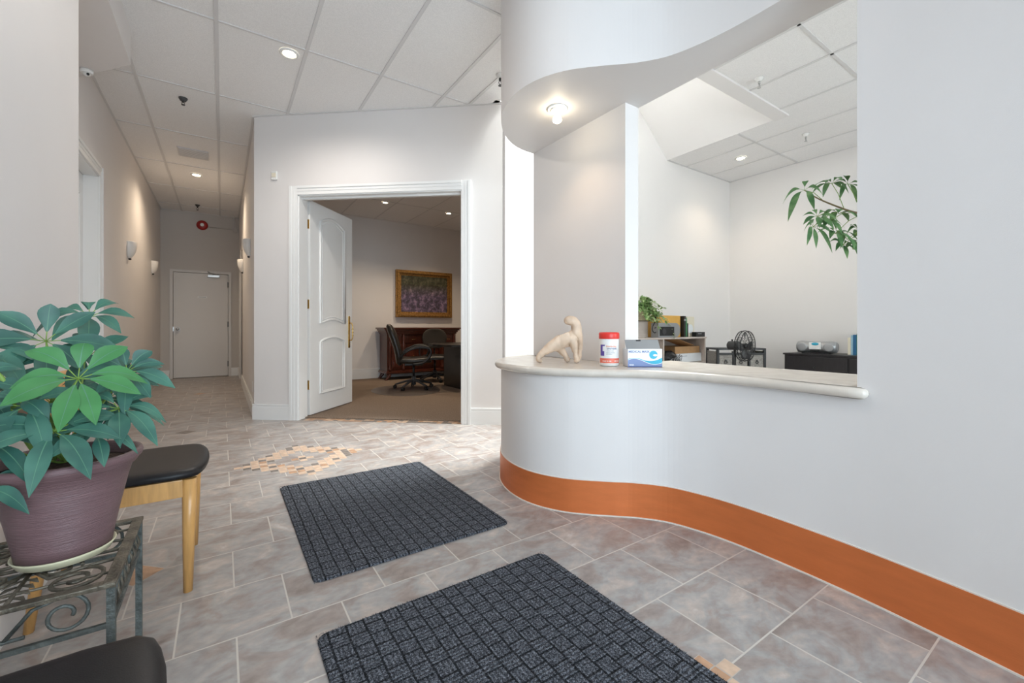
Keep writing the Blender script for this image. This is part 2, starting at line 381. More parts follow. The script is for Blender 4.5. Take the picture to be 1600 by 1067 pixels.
def offset(pts, d):
    out = []
    for i, p in enumerate(pts):
        a = pts[max(i - 1, 0)]; b = pts[min(i + 1, len(pts) - 1)]
        t = (Vector(b) - Vector(a)).normalized(); out.append(Vector(p) + Vector((-t.y, t.x)) * d)
    return out

# ------------------------------------------------------------------ the S curve of the reception wall
CURVE = [(1.60, -1.20), (1.69, -0.75), (1.775, -0.30), (1.835, 0.03), (1.885, 0.32), (1.922, 0.60), (1.934, 0.85), (1.93, 1.05), (1.908, 1.20),
         (1.862, 1.345), (1.775, 1.465), (1.677, 1.557), (1.59, 1.640), (1.512, 1.730), (1.450, 1.850), (1.422, 1.98),
         (1.430, 2.13), (1.478, 2.29), (1.562, 2.43), (1.672, 2.55), (1.79, 2.635), (1.91, 2.68), (2.03, 2.692)]
CV = [Vector((p.x, p.y)) for p in catmull([(a, b, 0) for a, b in CURVE], 6)]   # left normal of travel = towards the lobby
JY = 0.585                                                              # where the opening's right jamb stands
CR = [p for p in CV if p.y < JY - 0.004]; CL = [p for p in CV if p.y > JY + 0.004]
_a = [p for p in CV if p.y <= JY][-1]; _b = [p for p in CV if p.y > JY][0]
J = _a.lerp(_b, (JY - _a.y) / (_b.y - _a.y)); CR = CR + [J]; CL = [J] + CL
CH = 3.24                                                               # lobby ceiling height

A0 = Vector((0.284, 5.34)); U = Vector((0.767, -0.641)).normalized(); Nn = Vector((-U.y, U.x))
def dw(s, t): p = A0 + U * s + Nn * t; return (p.x, p.y)
LEN = 2.68
DANG = math.atan2(U.y, U.x)

# ------------------------------------------------------------------ floor
f = MB(); f.box(-1.1, 6.7, -1.95, 10.6, -0.1, 0.0, 'tile')
def mosaic(cx, cy, rin, rout, cell=0.052, centre=False, seed=1, clip=None):
    rd = random.Random(seed)
    n = rout
    for i in range(-n, n + 1):
        for j in range(-n, n + 1):
            k = abs(i) + abs(j)
            if (rin <= k <= rout) or (centre and k <= 1):
                x = cx + i * cell; y = cy + j * cell
                if clip and not clip(x, y): continue
                m = rd.choices(['peach', 'rust', 'slate', 'peach'], [4, 1.2, 2, 3])[0]
                g = 0.0022
                q = [f.bm.verts.new((x + a, y + b, 0.0012)) for a, b in ((-cell / 2 + g, -cell / 2 + g), (cell / 2 - g, -cell / 2 + g), (cell / 2 - g, cell / 2 - g), (-cell / 2 + g, cell / 2 - g))]
                f._set([f.bm.faces.new(q)], m)
                q = [f.bm.verts.new((x + a, y + b, 0.0006)) for a, b in ((-cell / 2, -cell / 2), (cell / 2, -cell / 2), (cell / 2, cell / 2), (-cell / 2, cell / 2))]
                f._set([f.bm.faces.new(q)], 'grout')
mosaic(0.50, 3.535, 5, 8, 0.051, True, 3)
mosaic(0.80, 0.67, 5, 8, 0.051, True, 5)
def diamond(cx, cy, r, m):
    for z, rr, mm in ((0.0006, r + 0.006, 'grout'), (0.0012, r, m)):
        q = [f.bm.verts.new((cx + a * rr, cy + b * rr, z)) for a, b in ((1, 0), (0, 1), (-1, 0), (0, -1))]
        f._set([f.bm.faces.new(q)], mm)
diamond(-0.28, 2.235, 0.085, 'rust'); diamond(-0.28, 5.03, 0.085, 'slate'); diamond(-0.28, 7.85, 0.085, 'rust')
# mosaic strip at the meeting room threshold
for i in range(33):
    for j in range(2):
        s0 = 0.505 + i * 0.0533; t0 = -0.005 + j * 0.054
        q = [f.bm.verts.new((*dw(s0 + a, t0 + b), 0.0014)) for a, b in ((0, 0), (0.050, 0), (0.050, 0.050), (0, 0.050))]
        f._set([f.bm.faces.new(q)], random.choice(['rust', 'slate', 'slate', 'peach']))
fl = f.build('floor', kind='structure', label='grey brown stone-look tile floor with mosaic insets')

c = MB()
c.prism([dw(0.50, 0.105), dw(2.265, 0.105), dw(2.265, 0.15), dw(LEN, 0.15), (5.0, 3.74), (5.0, 8.3), (0.41, 8.3), (0.41, 5.4), dw(0.50, 0.15)], 0.0, 0.012, 'carpet')
c.build('floor', kind='structure', label='brown carpet of the meeting room')

# ------------------------------------------------------------------ ceilings
def bars(mb, lines, z, wd=0.024, th=0.008, m='tbar'):
    for (x0, y0, x1, y1) in lines:
        a = Vector((x0, y0)); b = Vector((x1, y1)); t = (b - a).normalized(); n = Vector((-t.y, t.x)) * wd / 2
        mb.prism([a - n, b - n, b + n, a + n], z - th, z + 0.004, m)
c = MB()
c.prism([(-1.1, -1.95), (2.15, -1.95), (2.15, 3.80), (0.35, 5.42), (0.41, 10.6), (-1.1, 10.6)], CH, CH + 0.06, 'ceiltile')
def xr(y): return 0.29 if y > 5.33 else (0.29 + (5.33 - y) / 0.8357 if y > 3.8 else 2.15)
L_ = []
for k in range(-4, 9):
    y = 2.605 + 1.215 * k
    if -1.9 < y < 10.45: L_.append((-0.97, y, xr(y), y))
bars(c, L_, CH, 0.020, 0.006)
L_ = []
for x in (-0.64, -0.035, 0.572, 1.18, 1.787, 2.07):
    L_.append((x, -1.9 if x != 2.07 else 2.7, x, 10.45 if x < 0.29 else 5.33 - (x - 0.29) * 0.8357))
bars(c, L_, CH, 0.026, 0.008)
bars(c, [(-0.96, 3.9, -0.96, 10.45), (0.278, 5.35, 0.278, 10.45), (-0.97, 10.44, 0.29, 10.44)], CH, 0.022, 0.007)
a = dw(0, -0.01); b = dw(LEN, -0.01); bars(c, [(*a, *b)], CH, 0.022, 0.007)
c.build('ceiling', kind='structure', label='lobby and corridor grid ceiling of white acoustic tiles')

SKX0, SKX1, SKY0, SKY1 = 2.30, 4.97, 2.24, 3.60
c = MB()
c.box(2.15, 6.6, -1.95, SKY0, CH, CH + 0.06, 'ceiltile'); c.box(SKX1, 6.6, SKY0, 3.66, CH, CH + 0.06, 'ceiltile'); c.box(2.15, SKX0, SKY0, 3.90, CH, CH + 0.06, 'ceiltile')
L_ = [(2.15, y, 6.53, y) for y in (-1.0, 0.22, 1.435)] + [(SKX1, 2.645, 6.53, 2.645)]
L_ += [(x, -1.9, x, SKY0 if x < 4.98 else 3.6) for x in (2.95, 3.555, 4.16, 4.77, 5.38, 5.985)]
bars(c, L_, CH, 0.024, 0.006)
bars(c, [(6.52, -1.9, 6.52, 3.6), (SKX1, 3.59, 6.53, 3.59)], CH, 0.022, 0.006)
c.build('ceiling', kind='structure', label='white acoustic tile ceiling of the office around the skylight')
c = MB()                                                                # skylight shaft
c.box(SKX0, SKX1, SKY0 - 0.14, SKY0, CH - 0.02, CH + 0.005, 'paint_white')
c.box(SKX0, SKX1 + 0.02, SKY0 - 0.05, SKY0, CH, 4.6, 'paint_white')
c.box(SKX0 - 0.05, SKX0, SKY0 - 0.05, SKY1 + 0.05, CH + 0.01, 4.6, 'paint_white')
c.box(SKX0 - 0.05, SKX1 + 0.1, SKY1, SKY1 + 0.08, CH, 4.6, 'paint_white')
sl = 0.525 / 0.58
xt = SKX1 - (4.6 - CH) / sl
yA, yB = SKY0 - 0.05, SKY1 + 0.05
for q in ([(SKX1, CH), (xt, 4.6), (xt, 4.68), (SKX1, CH + 0.075)],):
    c.loops([[(x, yA, z) for x, z in q], [(x, yB, z) for x, z in q]], 'paint_white', smooth=False)
c.build('trim_1', kind='structure', label='white splayed skylight shaft')
c = thing('window_1', (0, 0, 0), 'skylight over the reception office', 'window', kind='structure')
g = MB(); g.box(SKX0, xt, SKY0, SKY1, 4.60, 4.61, 'glass'); g.build('pane', c)
g = MB()
for x in (SKX0 + 0.03, (SKX0 + xt) / 2, xt - 0.03): g.box(x - 0.03, x + 0.03, SKY0, SKY1, 4.61, 4.65, 'trim')
g.build('window_frame', c)

c = MB(); c.prism([(0.35, 5.5), (2.42, 3.74), (5.0, 3.74), (5.0, 8.4), (0.35, 8.4)], 3.07, 3.13, 'ceiltile')
bars(c, [(0.41, y, 4.9, y) for y in (5.2 + 0.6, 7.02, 8.24)] + [(x, 4.6, x, 8.3) for x in (1.2, 1.81, 2.42, 3.03, 3.64, 4.25)], 3.07, 0.02, 0.003)
c.build('ceiling', kind='structure', label='meeting room tile ceiling')

# ------------------------------------------------------------------ walls
m = MB()
m.box(-1.12, -0.97, 2.7, 4.60, 0, CH, 'paint'); m.box(-1.12, -0.97, 5.56, 10.6, 0, CH, 'paint'); m.box(-1.12, -0.97, 4.60, 5.56, 2.42, CH, 'paint')
m.box(-1.18, -1.12, 4.4, 5.8, 0, CH, 'paint'); m.build('wall_left', kind='structure')  # slab behind the door is added backing against light leaks
m = MB(); m.box(-0.97, -0.574, -1.95, 2.886, 0, CH, 'paint')
m.prism([(-0.574, 2.886), (-0.574, 4.315), (-0.97, 4.79), (-0.97, 2.886)], 2.98, CH, 'paint')
m.build('wall_left_near', kind='structure')
m = MB()
m.box(-0.97, -0.783, 10.45, 10.6, 0, CH, 'block'); m.box(0.108, 0.29, 10.45, 10.6, 0, CH, 'block'); m.box(-0.783, 0.108, 10.45, 10.6, 2.06, CH, 'block')
g = 0
for k in range(16):                                                     # faint painted block courses
    z = 0.2 + k * 0.2
    if z < CH: m.box(-0.97, -0.86, 10.4475, 10.45, z - 0.003, z + 0.003, 'block'); m.box(0.19, 0.29, 10.4475, 10.45, z - 0.003, z + 0.003, 'block')
    if 2.15 < z < CH: m.box(-0.86, 0.19, 10.4475, 10.45, z - 0.003, z + 0.003, 'block')
m.box(-1.12, 0.41, 10.6, 10.66, 0, CH, 'block'); m.build('wall_back', kind='structure')  # unseen backing added behind the end door, stops light leaking round the leaf
m = MB()
m.prism([(0.29, 5.335), (0.41, 5.5), (0.41, 8.85), (0.29, 8.85)], 0, CH, 'paint'); m.box(0.29, 0.41, 9.68, 10.6, 0, CH, 'paint'); m.box(0.29, 0.41, 8.85, 9.68, 2.25, CH, 'paint')
m.build('wall_corridor_right', kind='structure')
m = MB()
OPT = 2.385
m.prism([dw(0, 0), dw(0.5, 0), dw(0.5, 0.15), dw(0.06, 0.15)], 0, CH, 'paint')
m.prism([dw(2.265, 0), dw(LEN, 0), dw(LEN, 0.15), dw(2.265, 0.15)], 0, CH, 'paint')
m.prism([dw(0.5, 0), dw(2.265, 0), dw(2.265, 0.15), dw(0.5, 0.15)], OPT, CH, 'paint')
m.build('wall_angled', kind='structure')
m = MB(); m.box(2.36, 6.65, 3.60, 3.74, 0, CH, 'paint_white'); m.build('wall_office_left', kind='structure')
m = MB(); m.box(6.53, 6.65, -1.95, 3.60, 0, CH, 'paint_white'); m.build('wall_office_back', kind='structure')
m = MB(); m.box(0.41, 5.1, 8.3, 8.42, 0, CH, 'paint'); m.build('wall_meeting_back', kind='structure')
m = MB(); m.box(5.0, 5.1, 3.74, 8.3, 0, CH, 'paint'); m.build('wall_meeting_right', kind='structure')
m = MB()
m.prism(CR[::-1] + [Vector((1.60, -1.8)), Vector((2.15, -1.8)), Vector((2.15, JY))], 0, CH, 'paint', smooth=False)
for fc in m.bm.faces:
    if abs(fc.normal.z) < 0.5: fc.smooth = False
m.build('wall_right', kind='structure')
m = MB(); inn = offset(CL, -0.12)
m.prism(list(CL) + [v for v in reversed(inn)], 0, 0.722, 'paint'); m.build('wall_counter', kind='structure')
m = MB(); m.prism(list(CL) + [Vector((2.15, 2.692)), Vector((2.15, JY))], 2.35, CH, 'paint'); m.build('wall_soffit', kind='structure')
m = MB(); m.box(2.03, 2.148, 1.765, 2.69, 0, 2.35, 'paint'); m.build('wall_pillar', kind='structure')
# entrance side behind the camera, with its windows, the office one assumed
def glazed(n, x0, x1, y, z0, z1, ox0, ox1, label, mull):
    m = MB(); m.box(ox0, x0, y, y + 0.12, 0, CH, 'paint'); m.box(x1, ox1, y, y + 0.12, 0, CH, 'paint')
    m.box(x0, x1, y, y + 0.12, z1, CH, 'paint')
    if z0 > 0: m.box(x0, x1, y, y + 0.12, 0, z0, 'paint')
    m.build('wall_front', kind='structure', label=label + ' wall')
    t = thing(n, (0, 0, 0), label, 'window', kind='structure')
    g = MB(); g.box(x0, x1, y + 0.05, y + 0.06, z0, z1, 'glass'); g.build('pane', t)
    g = MB()
    for k in range(mull + 1):
        x = x0 + 0.025 + (x1 - x0 - 0.05) * k / mull; g.box(x - 0.025, x + 0.025, y + 0.03, y + 0.09, z0, z1, 'steel')
    for z in (z0 + 0.03, z1 - 0.03): g.box(x0, x1, y + 0.035, y + 0.085, z - 0.03, z + 0.03, 'steel')
    g.build('window_frame', t)
glazed('window_2', -0.50, 1.50, -1.90, 0.0, 2.8, -0.574, 1.62, 'glazed entrance front of the lobby', 2)
glazed('window_3', 2.7, 5.9, -1.90, 0.6, 2.7, 2.10, 6.53, 'assumed unseen front window of the office', 4)  # unseen window, put in to go with the added office daylight

# baseboards
def base_run(mb, p, q, n, h=0.165, th=0.016, m='trim'):
    p = Vector(p); q = Vector(q); n = Vector(n)
    mb.prism([p, q, q + n * th, p + n * th], 0, h - 0.03, m); mb.prism([p, q, q + n * th * 0.65, p + n * th * 0.65], h - 0.03, h - 0.012, m); mb.prism([p, q, q + n * th * 0.9, p + n * th * 0.9], h - 0.012, h, m)
mb = MB(); base_run(mb, (-0.97, 5.68), (-0.97, 10.45), (1, 0)); base_run(mb, (-0.97, 2.9), (-0.97, 4.48), (1, 0)); mb.build('baseboard_left', kind='structure')
mb = MB(); base_run(mb, (-0.574, -1.7), (-0.574, 2.886), (1, 0)); base_run(mb, (-0.558, 2.886), (-0.97, 2.886), (0, 1)); mb.build('baseboard_left_near', kind='structure')
mb = MB(); base_run(mb, (-0.97, 10.45), (-0.835, 10.45), (0, -1)); base_run(mb, (0.155, 10.45), (0.29, 10.45), (0, -1)); mb.build('baseboard_back', kind='structure')
mb = MB(); base_run(mb, (0.29, 5.33), (0.29, 8.77), (-1, 0)); base_run(mb, (0.29, 9.76), (0.29, 10.45), (-1, 0)); mb.build('baseboard_corridor_right', kind='structure')
mb = MB(); nn = -Nn; base_run(mb, dw(-0.01, 0), dw(0.407, 0), nn); base_run(mb, dw(2.345, 0), dw(LEN, 0), nn); mb.build('baseboard_angled', kind='structure')
mb = MB(); base_run(mb, (0.41, 8.3), (5.0, 8.3), (0, -1), 0.2); base_run(mb, (5.0, 3.8), (5.0, 8.3), (-1, 0), 0.2); base_run(mb, (0.41, 5.6), (0.41, 8.3), (1, 0), 0.2); mb.build('baseboard_meeting', kind='structure')
mb = MB(); base_run(mb, (2.4, 3.6), (6.53, 3.6), (0, -1), 0.12); base_run(mb, (6.53, -1.7), (6.53, 3.6), (-1, 0), 0.12); mb.build('baseboard_office', kind='structure')
mb = MB()                                                               # copper kick band round the S curve
FULL = CR[:-1] + CL
o1 = offset(FULL, 0.007); mb.prism(list(o1) + list(reversed(FULL)), 0.0, 0.177, 'copper')
o2 = offset(FULL, 0.005); mb.prism(list(o2) + list(reversed(FULL)), 0.177, 0.181, 'caulk')
o3 = offset(FULL, 0.013); mb.prism(list(o3) + list(reversed(FULL)), 0.0, 0.005, 'caulk')
for fc in mb.bm.faces: fc.smooth = False
mb.build('baseboard_counter', kind='structure', label='copper coloured kick band around the curved reception wall')

# door casings -------------------------------------------------------
def casing(mb, s0, s1, top, w_, fn, proj=0.022, m='trim'):
    """fn(s,t) -> plan point; t negative comes out of the wall"""
    for (a, b, z0, z1) in ((s0 - w_, s0, 0, top + w_), (s1, s1 + w_, 0, top + w_), (s0, s1, top, top + w_)):
        def bx(a, b, z0, z1, pr): mb.prism([fn(a, 0.004), fn(b, 0.004), fn(b, -pr), fn(a, -pr)], z0, z1, m)
        if b - a < 0.2:
            out = a if a < s0 else b
            bx(a, b, z0, z1, proj * 0.6)
            if a < s0: bx(a, a + w_ * 0.28, z0, z1, proj); bx(a + w_ * 0.45, a + w_ * 0.62, z0, z1 - w_ * 0.45, proj * 0.8)
            else: bx(b - w_ * 0.28, b, z0, z1, proj); bx(b - w_ * 0.62, b - w_ * 0.45, z0, z1 - w_ * 0.45, proj * 0.8)
        else:
            bx(a, b, z0, z1, proj * 0.6); bx(a, b, z1 - w_ * 0.28, z1, proj); bx(a, b, z1 - w_ * 0.62, z1 - w_ * 0.45, proj * 0.8)
mb = MB(); casing(mb, 0.5, 2.265, OPT, 0.093, dw)
mb.prism([dw(0.5, 0), dw(0.512, 0), dw(0.512, 0.15), dw(0.5, 0.15)], 0, OPT, 'trim'); mb.prism([dw(2.253, 0), dw(2.265, 0), dw(2.265, 0.15), dw(2.253, 0.15)], 0, OPT, 'trim')
mb.prism([dw(0.5, 0), dw(2.265, 0), dw(2.265, 0.15), dw(0.5, 0.15)], OPT - 0.012, OPT, 'trim')
mb.prism([dw(0.512, 0.06), dw(2.253, 0.06), dw(2.253, 0.10), dw(0.512, 0.10)], OPT - 0.03, OPT - 0.012, 'trim')
mb.build('trim_2', kind='structure', label='white moulded casing around the double doorway')
mb = MB(); fn = lambda s, t: (-0.97 - t, s); casing(mb, 4.60, 5.56, 2.42, 0.10, fn)
mb.box(-1.075, -0.97, 5.548, 5.56, 0, 2.42, 'trim'); mb.box(-1.075, -0.97, 4.60, 4.612, 0, 2.42, 'trim'); mb.box(-1.075, -0.97, 4.60, 5.56, 2.408, 2.42, 'trim')
mb.build('trim_3', kind='structure')
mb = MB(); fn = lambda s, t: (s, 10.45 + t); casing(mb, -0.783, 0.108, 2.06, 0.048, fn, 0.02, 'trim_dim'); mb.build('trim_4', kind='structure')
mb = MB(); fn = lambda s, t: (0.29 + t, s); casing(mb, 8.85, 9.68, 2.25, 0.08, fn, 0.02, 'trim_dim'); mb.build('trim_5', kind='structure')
# plain doors of the corridor
t = thing('door_1', (0, 0, 0), 'plain white steel door at the corridor end', 'door', kind='structure')
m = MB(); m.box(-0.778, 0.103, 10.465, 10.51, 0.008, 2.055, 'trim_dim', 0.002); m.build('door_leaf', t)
m = MB(); m.cyl((-0.706, 10.465, 0.955), (-0.706, 10.45, 0.955), 0.035, 'steel'); m.cyl((-0.706, 10.45, 0.955), (-0.706, 10.41, 0.955), 0.012, 'steel'); m.sphere((-0.706, 10.40, 0.955), 0.03, 'steel', (1, 0.7, 1)); m.build('door_knob', t)
for z in (0.25, 1.05, 1.85): m = MB(); m.box(0.092, 0.112, 10.44, 10.466, z - 0.055, z + 0.055, 'darkgrey'); m.build('hinge', t)
m = MB(); m.box(-0.785, -0.765, 10.452, 10.466, 0.91, 1.00, 'steel'); m.build('strike_plate', t)
m = MB(); m.box(-0.24, -0.04, 10.41, 10.465, 1.985, 2.035, 'steel', 0.006); m.tube([(-0.13, 10.40, 2.04), (-0.2, 10.30, 2.06), (-0.23, 10.40, 2.09)], 0.009, 'steel'); m.build('door_closer', t)
m = MB(); m.box(-0.40, -0.25, 10.459, 10.4649, 1.568, 1.605, 'white'); m.box(-0.385, -0.265, 10.4582, 10.459, 1.583, 1.591, 'greyink'); m.build('name_plate', t)
t = thing('door_2', (0, 0, 0), 'white panel door in the left corridor wall', 'door', kind='structure')
m = MB(); m.box(-1.115, -1.075, 4.612, 5.548, 0.008, 2.405, 'trim', 0.002)
for z0, z1 in ((0.2, 0.85), (1.0, 2.2)): m.tube([(-1.074, 4.76, z0), (-1.074, 5.40, z0), (-1.074, 5.40, z1), (-1.074, 4.76, z1)], 0.012, 'trim', closed=True, square=True)
m.build('door_leaf', t)
t = thing('door_3', (0, 0, 0), 'white door in the right corridor wall', 'door', kind='structure')
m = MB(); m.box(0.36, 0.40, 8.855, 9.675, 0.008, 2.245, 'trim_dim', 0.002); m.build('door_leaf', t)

# double door leaf of the meeting room --------------------------------
def make_leaf(label, kind_name):
    t = thing(kind_name, (0, 0, 0), label, 'door')
    W, Hh, T = 0.875, 2.365, 0.045
    m = MB(); m.box(0, W, 0, T, 0.0, Hh, 'trim', 0.002); m.build('door_panel', t, (0, 0, 0.02))
    for side, y in ((1, -0.002), (-1, T + 0.002)):
        m = MB()
        def arch(x0, x1, zt, zb, rise_t, rise_b):
            pts = [(x0, y, zb)]
            n = 10
            pts = []
            for k in range(n + 1):
                u = k / n; pts.append((x0 + (x1 - x0) * u, y, zb + rise_b * math.sin(PI * u)))
            for k in range(n + 1):
                u = k / n; pts.append((x1 + (x0 - x1) * u, y, zt + rise_t * math.sin(PI * u)))
            return pts
        for a in ((0.185, 0.69, 2.17, 1.01, 0.075, 0.05), (0.185, 0.69, 0.80, 0.215, 0.05, 0.0)):
            P = arch(*a); m.tube(P, 0.015, 'trim', 6, True)
            cx = (a[0] + a[1]) / 2; cz = (a[2] + a[3]) / 2
            P2 = [(cx + (p[0] - cx) * 0.86, y, cz + (p[2] - cz) * 0.945) for p in P]; m.tube(P2, 0.006, 'trim', 6, True)
        m.build('panel_moulding', t, (0, 0, 0.02))
    for z in (0.33, 1.22, 2.10):
        m = MB(); m.cyl((-0.009, 0.050, z - 0.055), (-0.009, 0.050, z + 0.055), 0.007, 'brass', 10); m.box(-0.005, -0.0005, 0.008, 0.078, z - 0.05, z + 0.05, 'brass', 0.001)
        m.build('hinge', t, (0, 0, 0.02))
    m = MB(); z0, z1 = 0.70, 1.11
    for y0, y1, s in ((-0.008, 0.0, -1), (T, T + 0.008, 1)):
        m.box(0.775, 0.815, y0, y1, z0 + 0.02, z1 - 0.02, 'brass', 0.002); m.cyl((0.795, y0, z0 + 0.02), (0.795, y1, z0 + 0.02), 0.02, 'brass', 14); m.cyl((0.795, y0, z1 - 0.02), (0.795, y1, z1 - 0.02), 0.02, 'brass', 14)
    h = m.build('door_handle', t, (0, 0, 0.02))
    m = MB()
    for s, yy in ((-1, 0.0), (1, T)):
        q = yy + s * 0.008
        m.tube([(0.795, q, 0.80), (0.795, q + s * 0.03, 0.80), (0.795, q + s * 0.045, 0.84), (0.795, q + s * 0.045, 0.98), (0.795, q + s * 0.03, 1.02), (0.795, q, 1.02)], 0.007, 'brass')
        for zz in (0.86, 0.9, 0.94): m.sphere((0.795, q + s * 0.045, zz), 0.012, 'brass', seg=10)
    m.build('handle_grip', h)
    return t
leafA = make_leaf('white two-panel door leaf with arched mouldings standing open in the doorway', 'door_leaf')
px, py = dw(0.528, 0.172); rz = math.atan2(Nn.y, Nn.x) - math.radians(3.5)
place(leafA, (px, py, 0), rz)
leafB = copy_tree(leafA); px, py = dw(2.268, 0.168)
place(leafB, (px, py, 0), math.atan2(Nn.y, Nn.x) - math.radians(10), 'second open leaf of the double doorway, folded back beside the right casing')
leafB.scale = (1, -1, 1)

# ------------------------------------------------------------------ countertop
oc = [p for p in offset(CL, 0.042)]
end = [Vector((1.915, 0.548)), Vector((1.895, 0.545)), Vector((1.882, 0.56))]
outl = end + [p for p in oc if p.y > 0.60] + [Vector((2.024, 2.732)), Vector((2.024, 1.758)), Vector((2.45, 1.758)), Vector((2.45, 0.592)), Vector((1.924, 0.592))]
def inset(pts, d):
    n = len(pts); out = []
    for i in range(n):
        p, a, b = pts[i], pts[i - 1], pts[(i + 1) % n]
        t1 = (p - a).normalized(); t2 = (b - p).normalized()
        n1 = Vector((t1.y, -t1.x)); n2 = Vector((t2.y, -t2.x)); nm = (n1 + n2)
        nm = nm.normalized() if nm.length > 1e-6 else n1
        out.append(p + nm * d / max(0.5, nm.dot(n1)))
    return out
rings = []
for z, d in ((0.7225, 0.024), (0.726, 0.011), (0.733, 0.003), (0.743, 0.0), (0.753, 0.002), (0.761, 0.009), (0.765, 0.022)):
    rings.append([(p.x, p.y, z) for p in inset(outl, d)])
m = MB(); m.loops(rings, 'stone_top'); 
m.build('countertop', label='cream stone countertop with rounded edge following the curved reception wall', cat='countertop')

# ------------------------------------------------------------------ mats
def floor_mat(x0, x1, y0, y1, label):
    r = 0.03; pts = []
    for cx, cy, a0 in ((x1 - r, y0 + r, -90), (x1 - r, y1 - r, 0), (x0 + r, y1 - r, 90), (x0 + r, y0 + r, 180)):
        for k in range(5): a = math.radians(a0 + k * 22.5); pts.append(Vector((cx + r * math.cos(a), cy + r * math.sin(a))))
    rings = [[(p.x, p.y, 0.0015) for p in pts], [(p.x, p.y, 0.006) for p in pts], [(p.x, p.y, 0.010) for p in inset(list(pts), -0.0)], ]
    rings[2] = [((p[0] - (x0 + x1) / 2) * 0.994 + (x0 + x1) / 2, (p[1] - (y0 + y1) / 2) * 0.994 + (y0 + y1) / 2, 0.010) for p in rings[1]]
    m = MB(); m.loops(rings, 'weave', smooth=False)
    rd = random.Random(int(x0 * 100))
    for k in range(1500):                                               # frayed fibres on the rim
        u = rd.random() * 2 * (x1 - x0 + y1 - y0); a, b = x1 - x0, y1 - y0
        if u < a: p, n = (x0 + u, y0), (0, -1)
        elif u < a + b: p, n = (x1, y0 + u - a), (1, 0)
        elif u < 2 * a + b: p, n = (x1 - (u - a - b), y1), (0, 1)
        else: p, n = (x0, y1 - (u - 2 * a - b)), (-1, 0)
        j = rd.uniform(-0.004, 0.004); L = rd.uniform(0.001, 0.005)
        q = [m.bm.verts.new((p[0] - n[1] * 0.001 - n[0] * 0.002, p[1] + n[0] * 0.001 - n[1] * 0.002, 0.009)), m.bm.verts.new((p[0] + n[1] * 0.001 - n[0] * 0.002, p[1] - n[0] * 0.001 - n[1] * 0.002, 0.009)), m.bm.verts.new((p[0] + n[0] * L + n[1] * j, p[1] + n[1] * L + n[0] * j, rd.uniform(0.002, 0.012)))]
        try: m._set([m.bm.faces.new(q)], 'weave')
        except ValueError: pass
    m.build('entrance_mat', label=label, cat='mat', group='charcoal entrance mats')
floor_mat(0.291, 1.188, 1.774, 2.953, 'charcoal basketweave mat lying beyond the other, nearer the double doorway')
floor_mat(0.245, 1.147, 0.27, 1.462, 'charcoal basketweave mat cut off at the bottom of the photo, beside the plant stand chair')

# ------------------------------------------------------------------ wooden chairs with black seats
def make_chair(label):
    t = thing('side_chair', (0, 0, 0), label, 'chair', group='beech chairs with black vinyl seats')
    def outline(d): 
        P = [(-0.21, -0.225), (0.185, -0.240), (0.232, -0.135), (0.240, 0.0), (0.232, 0.135), (0.185, 0.240), (-0.21, 0.225), (-0.225, 0.0)]
        Q = [P[0], P[1], (0.208, -0.218), P[2], P[3], P[4], (0.208, 0.218), P[5], P[6], P[7]]
        return [Vector((x - (d if x > 0 else -d) , y - (d if y > 0 else (-d if y < 0 else 0)))) for x, y in Q]
    m = MB()
    rings = [[(p.x, p.y, z) for p in outline(d)] for z, d in ((0.420, 0.010), (0.426, 0.003), (0.438, 0.0), (0.448, 0.003), (0.455, 0.012), (0.459, 0.03), (0.460, 0.08))]
    m.loops(rings, 'leather'); s = m.build('seat', t)
    md = s.modifiers.new('round', 'SUBSURF'); md.levels = 1; md.render_levels = 1
    for y in (-0.205, 0.205):
        m = MB(); m.tube([(0.175, y, 0.0), (0.178, y, 0.25), (0.180, y, 0.42)], [0.014, 0.0195, 0.0225], 'beech', 12, flat=1.05); m.build('leg', t)
        m = MB(); m.tube([(-0.235, y * 0.93, 0.0), (-0.205, y * 0.95, 0.25), (-0.195, y * 0.97, 0.43), (-0.200, y, 0.62), (-0.222, y, 0.80)], [0.013, 0.018, 0.020, 0.017, 0.012], 'beech', 12); m.build('leg', t)
        m = MB(); m.box(-0.195, 0.175, y - 0.011, y + 0.011, 0.355, 0.420, 'beech', 0.003); m.build('apron', t)
    m = MB(); m.box(0.160, 0.182, -0.20, 0.20, 0.365, 0.420, 'beech', 0.003); m.build('apron', t)
    m = MB(); m.box(-0.207, -0.185, -0.19, 0.19, 0.365, 0.420, 'beech', 0.003); m.build('apron', t)
    m = MB(); rings = []
    for z, th in ((0.645, 0.006), (0.655, 0.010), (0.72, 0.011), (0.80, 0.010), (0.812, 0.005)):
        ring = []
        for k in range(13):
            u = -1 + k / 6; ring.append((-0.195 - 0.035 * (1 - u * u) - (z - 0.645) * 0.12 + th, 0.245 * u, z))
        for k in range(12, -1, -1):
            u = -1 + k / 6; ring.append((-0.195 - 0.035 * (1 - u * u) - (z - 0.645) * 0.12 - th, 0.245 * u, z))
        rings.append(ring)
    m.loops(rings, 'beech'); m.build('backrest', t)
    return t
ch1 = make_chair('beech chair with black vinyl seat standing beyond the plant stand')
place(ch1, (-0.280, 2.200, 0), 0.0)
ch2 = copy_tree(ch1); place(ch2, (-0.302, 0.750, 0), 0.0, 'black vinyl chair seat in the bottom corner on the camera side of the plant stand')

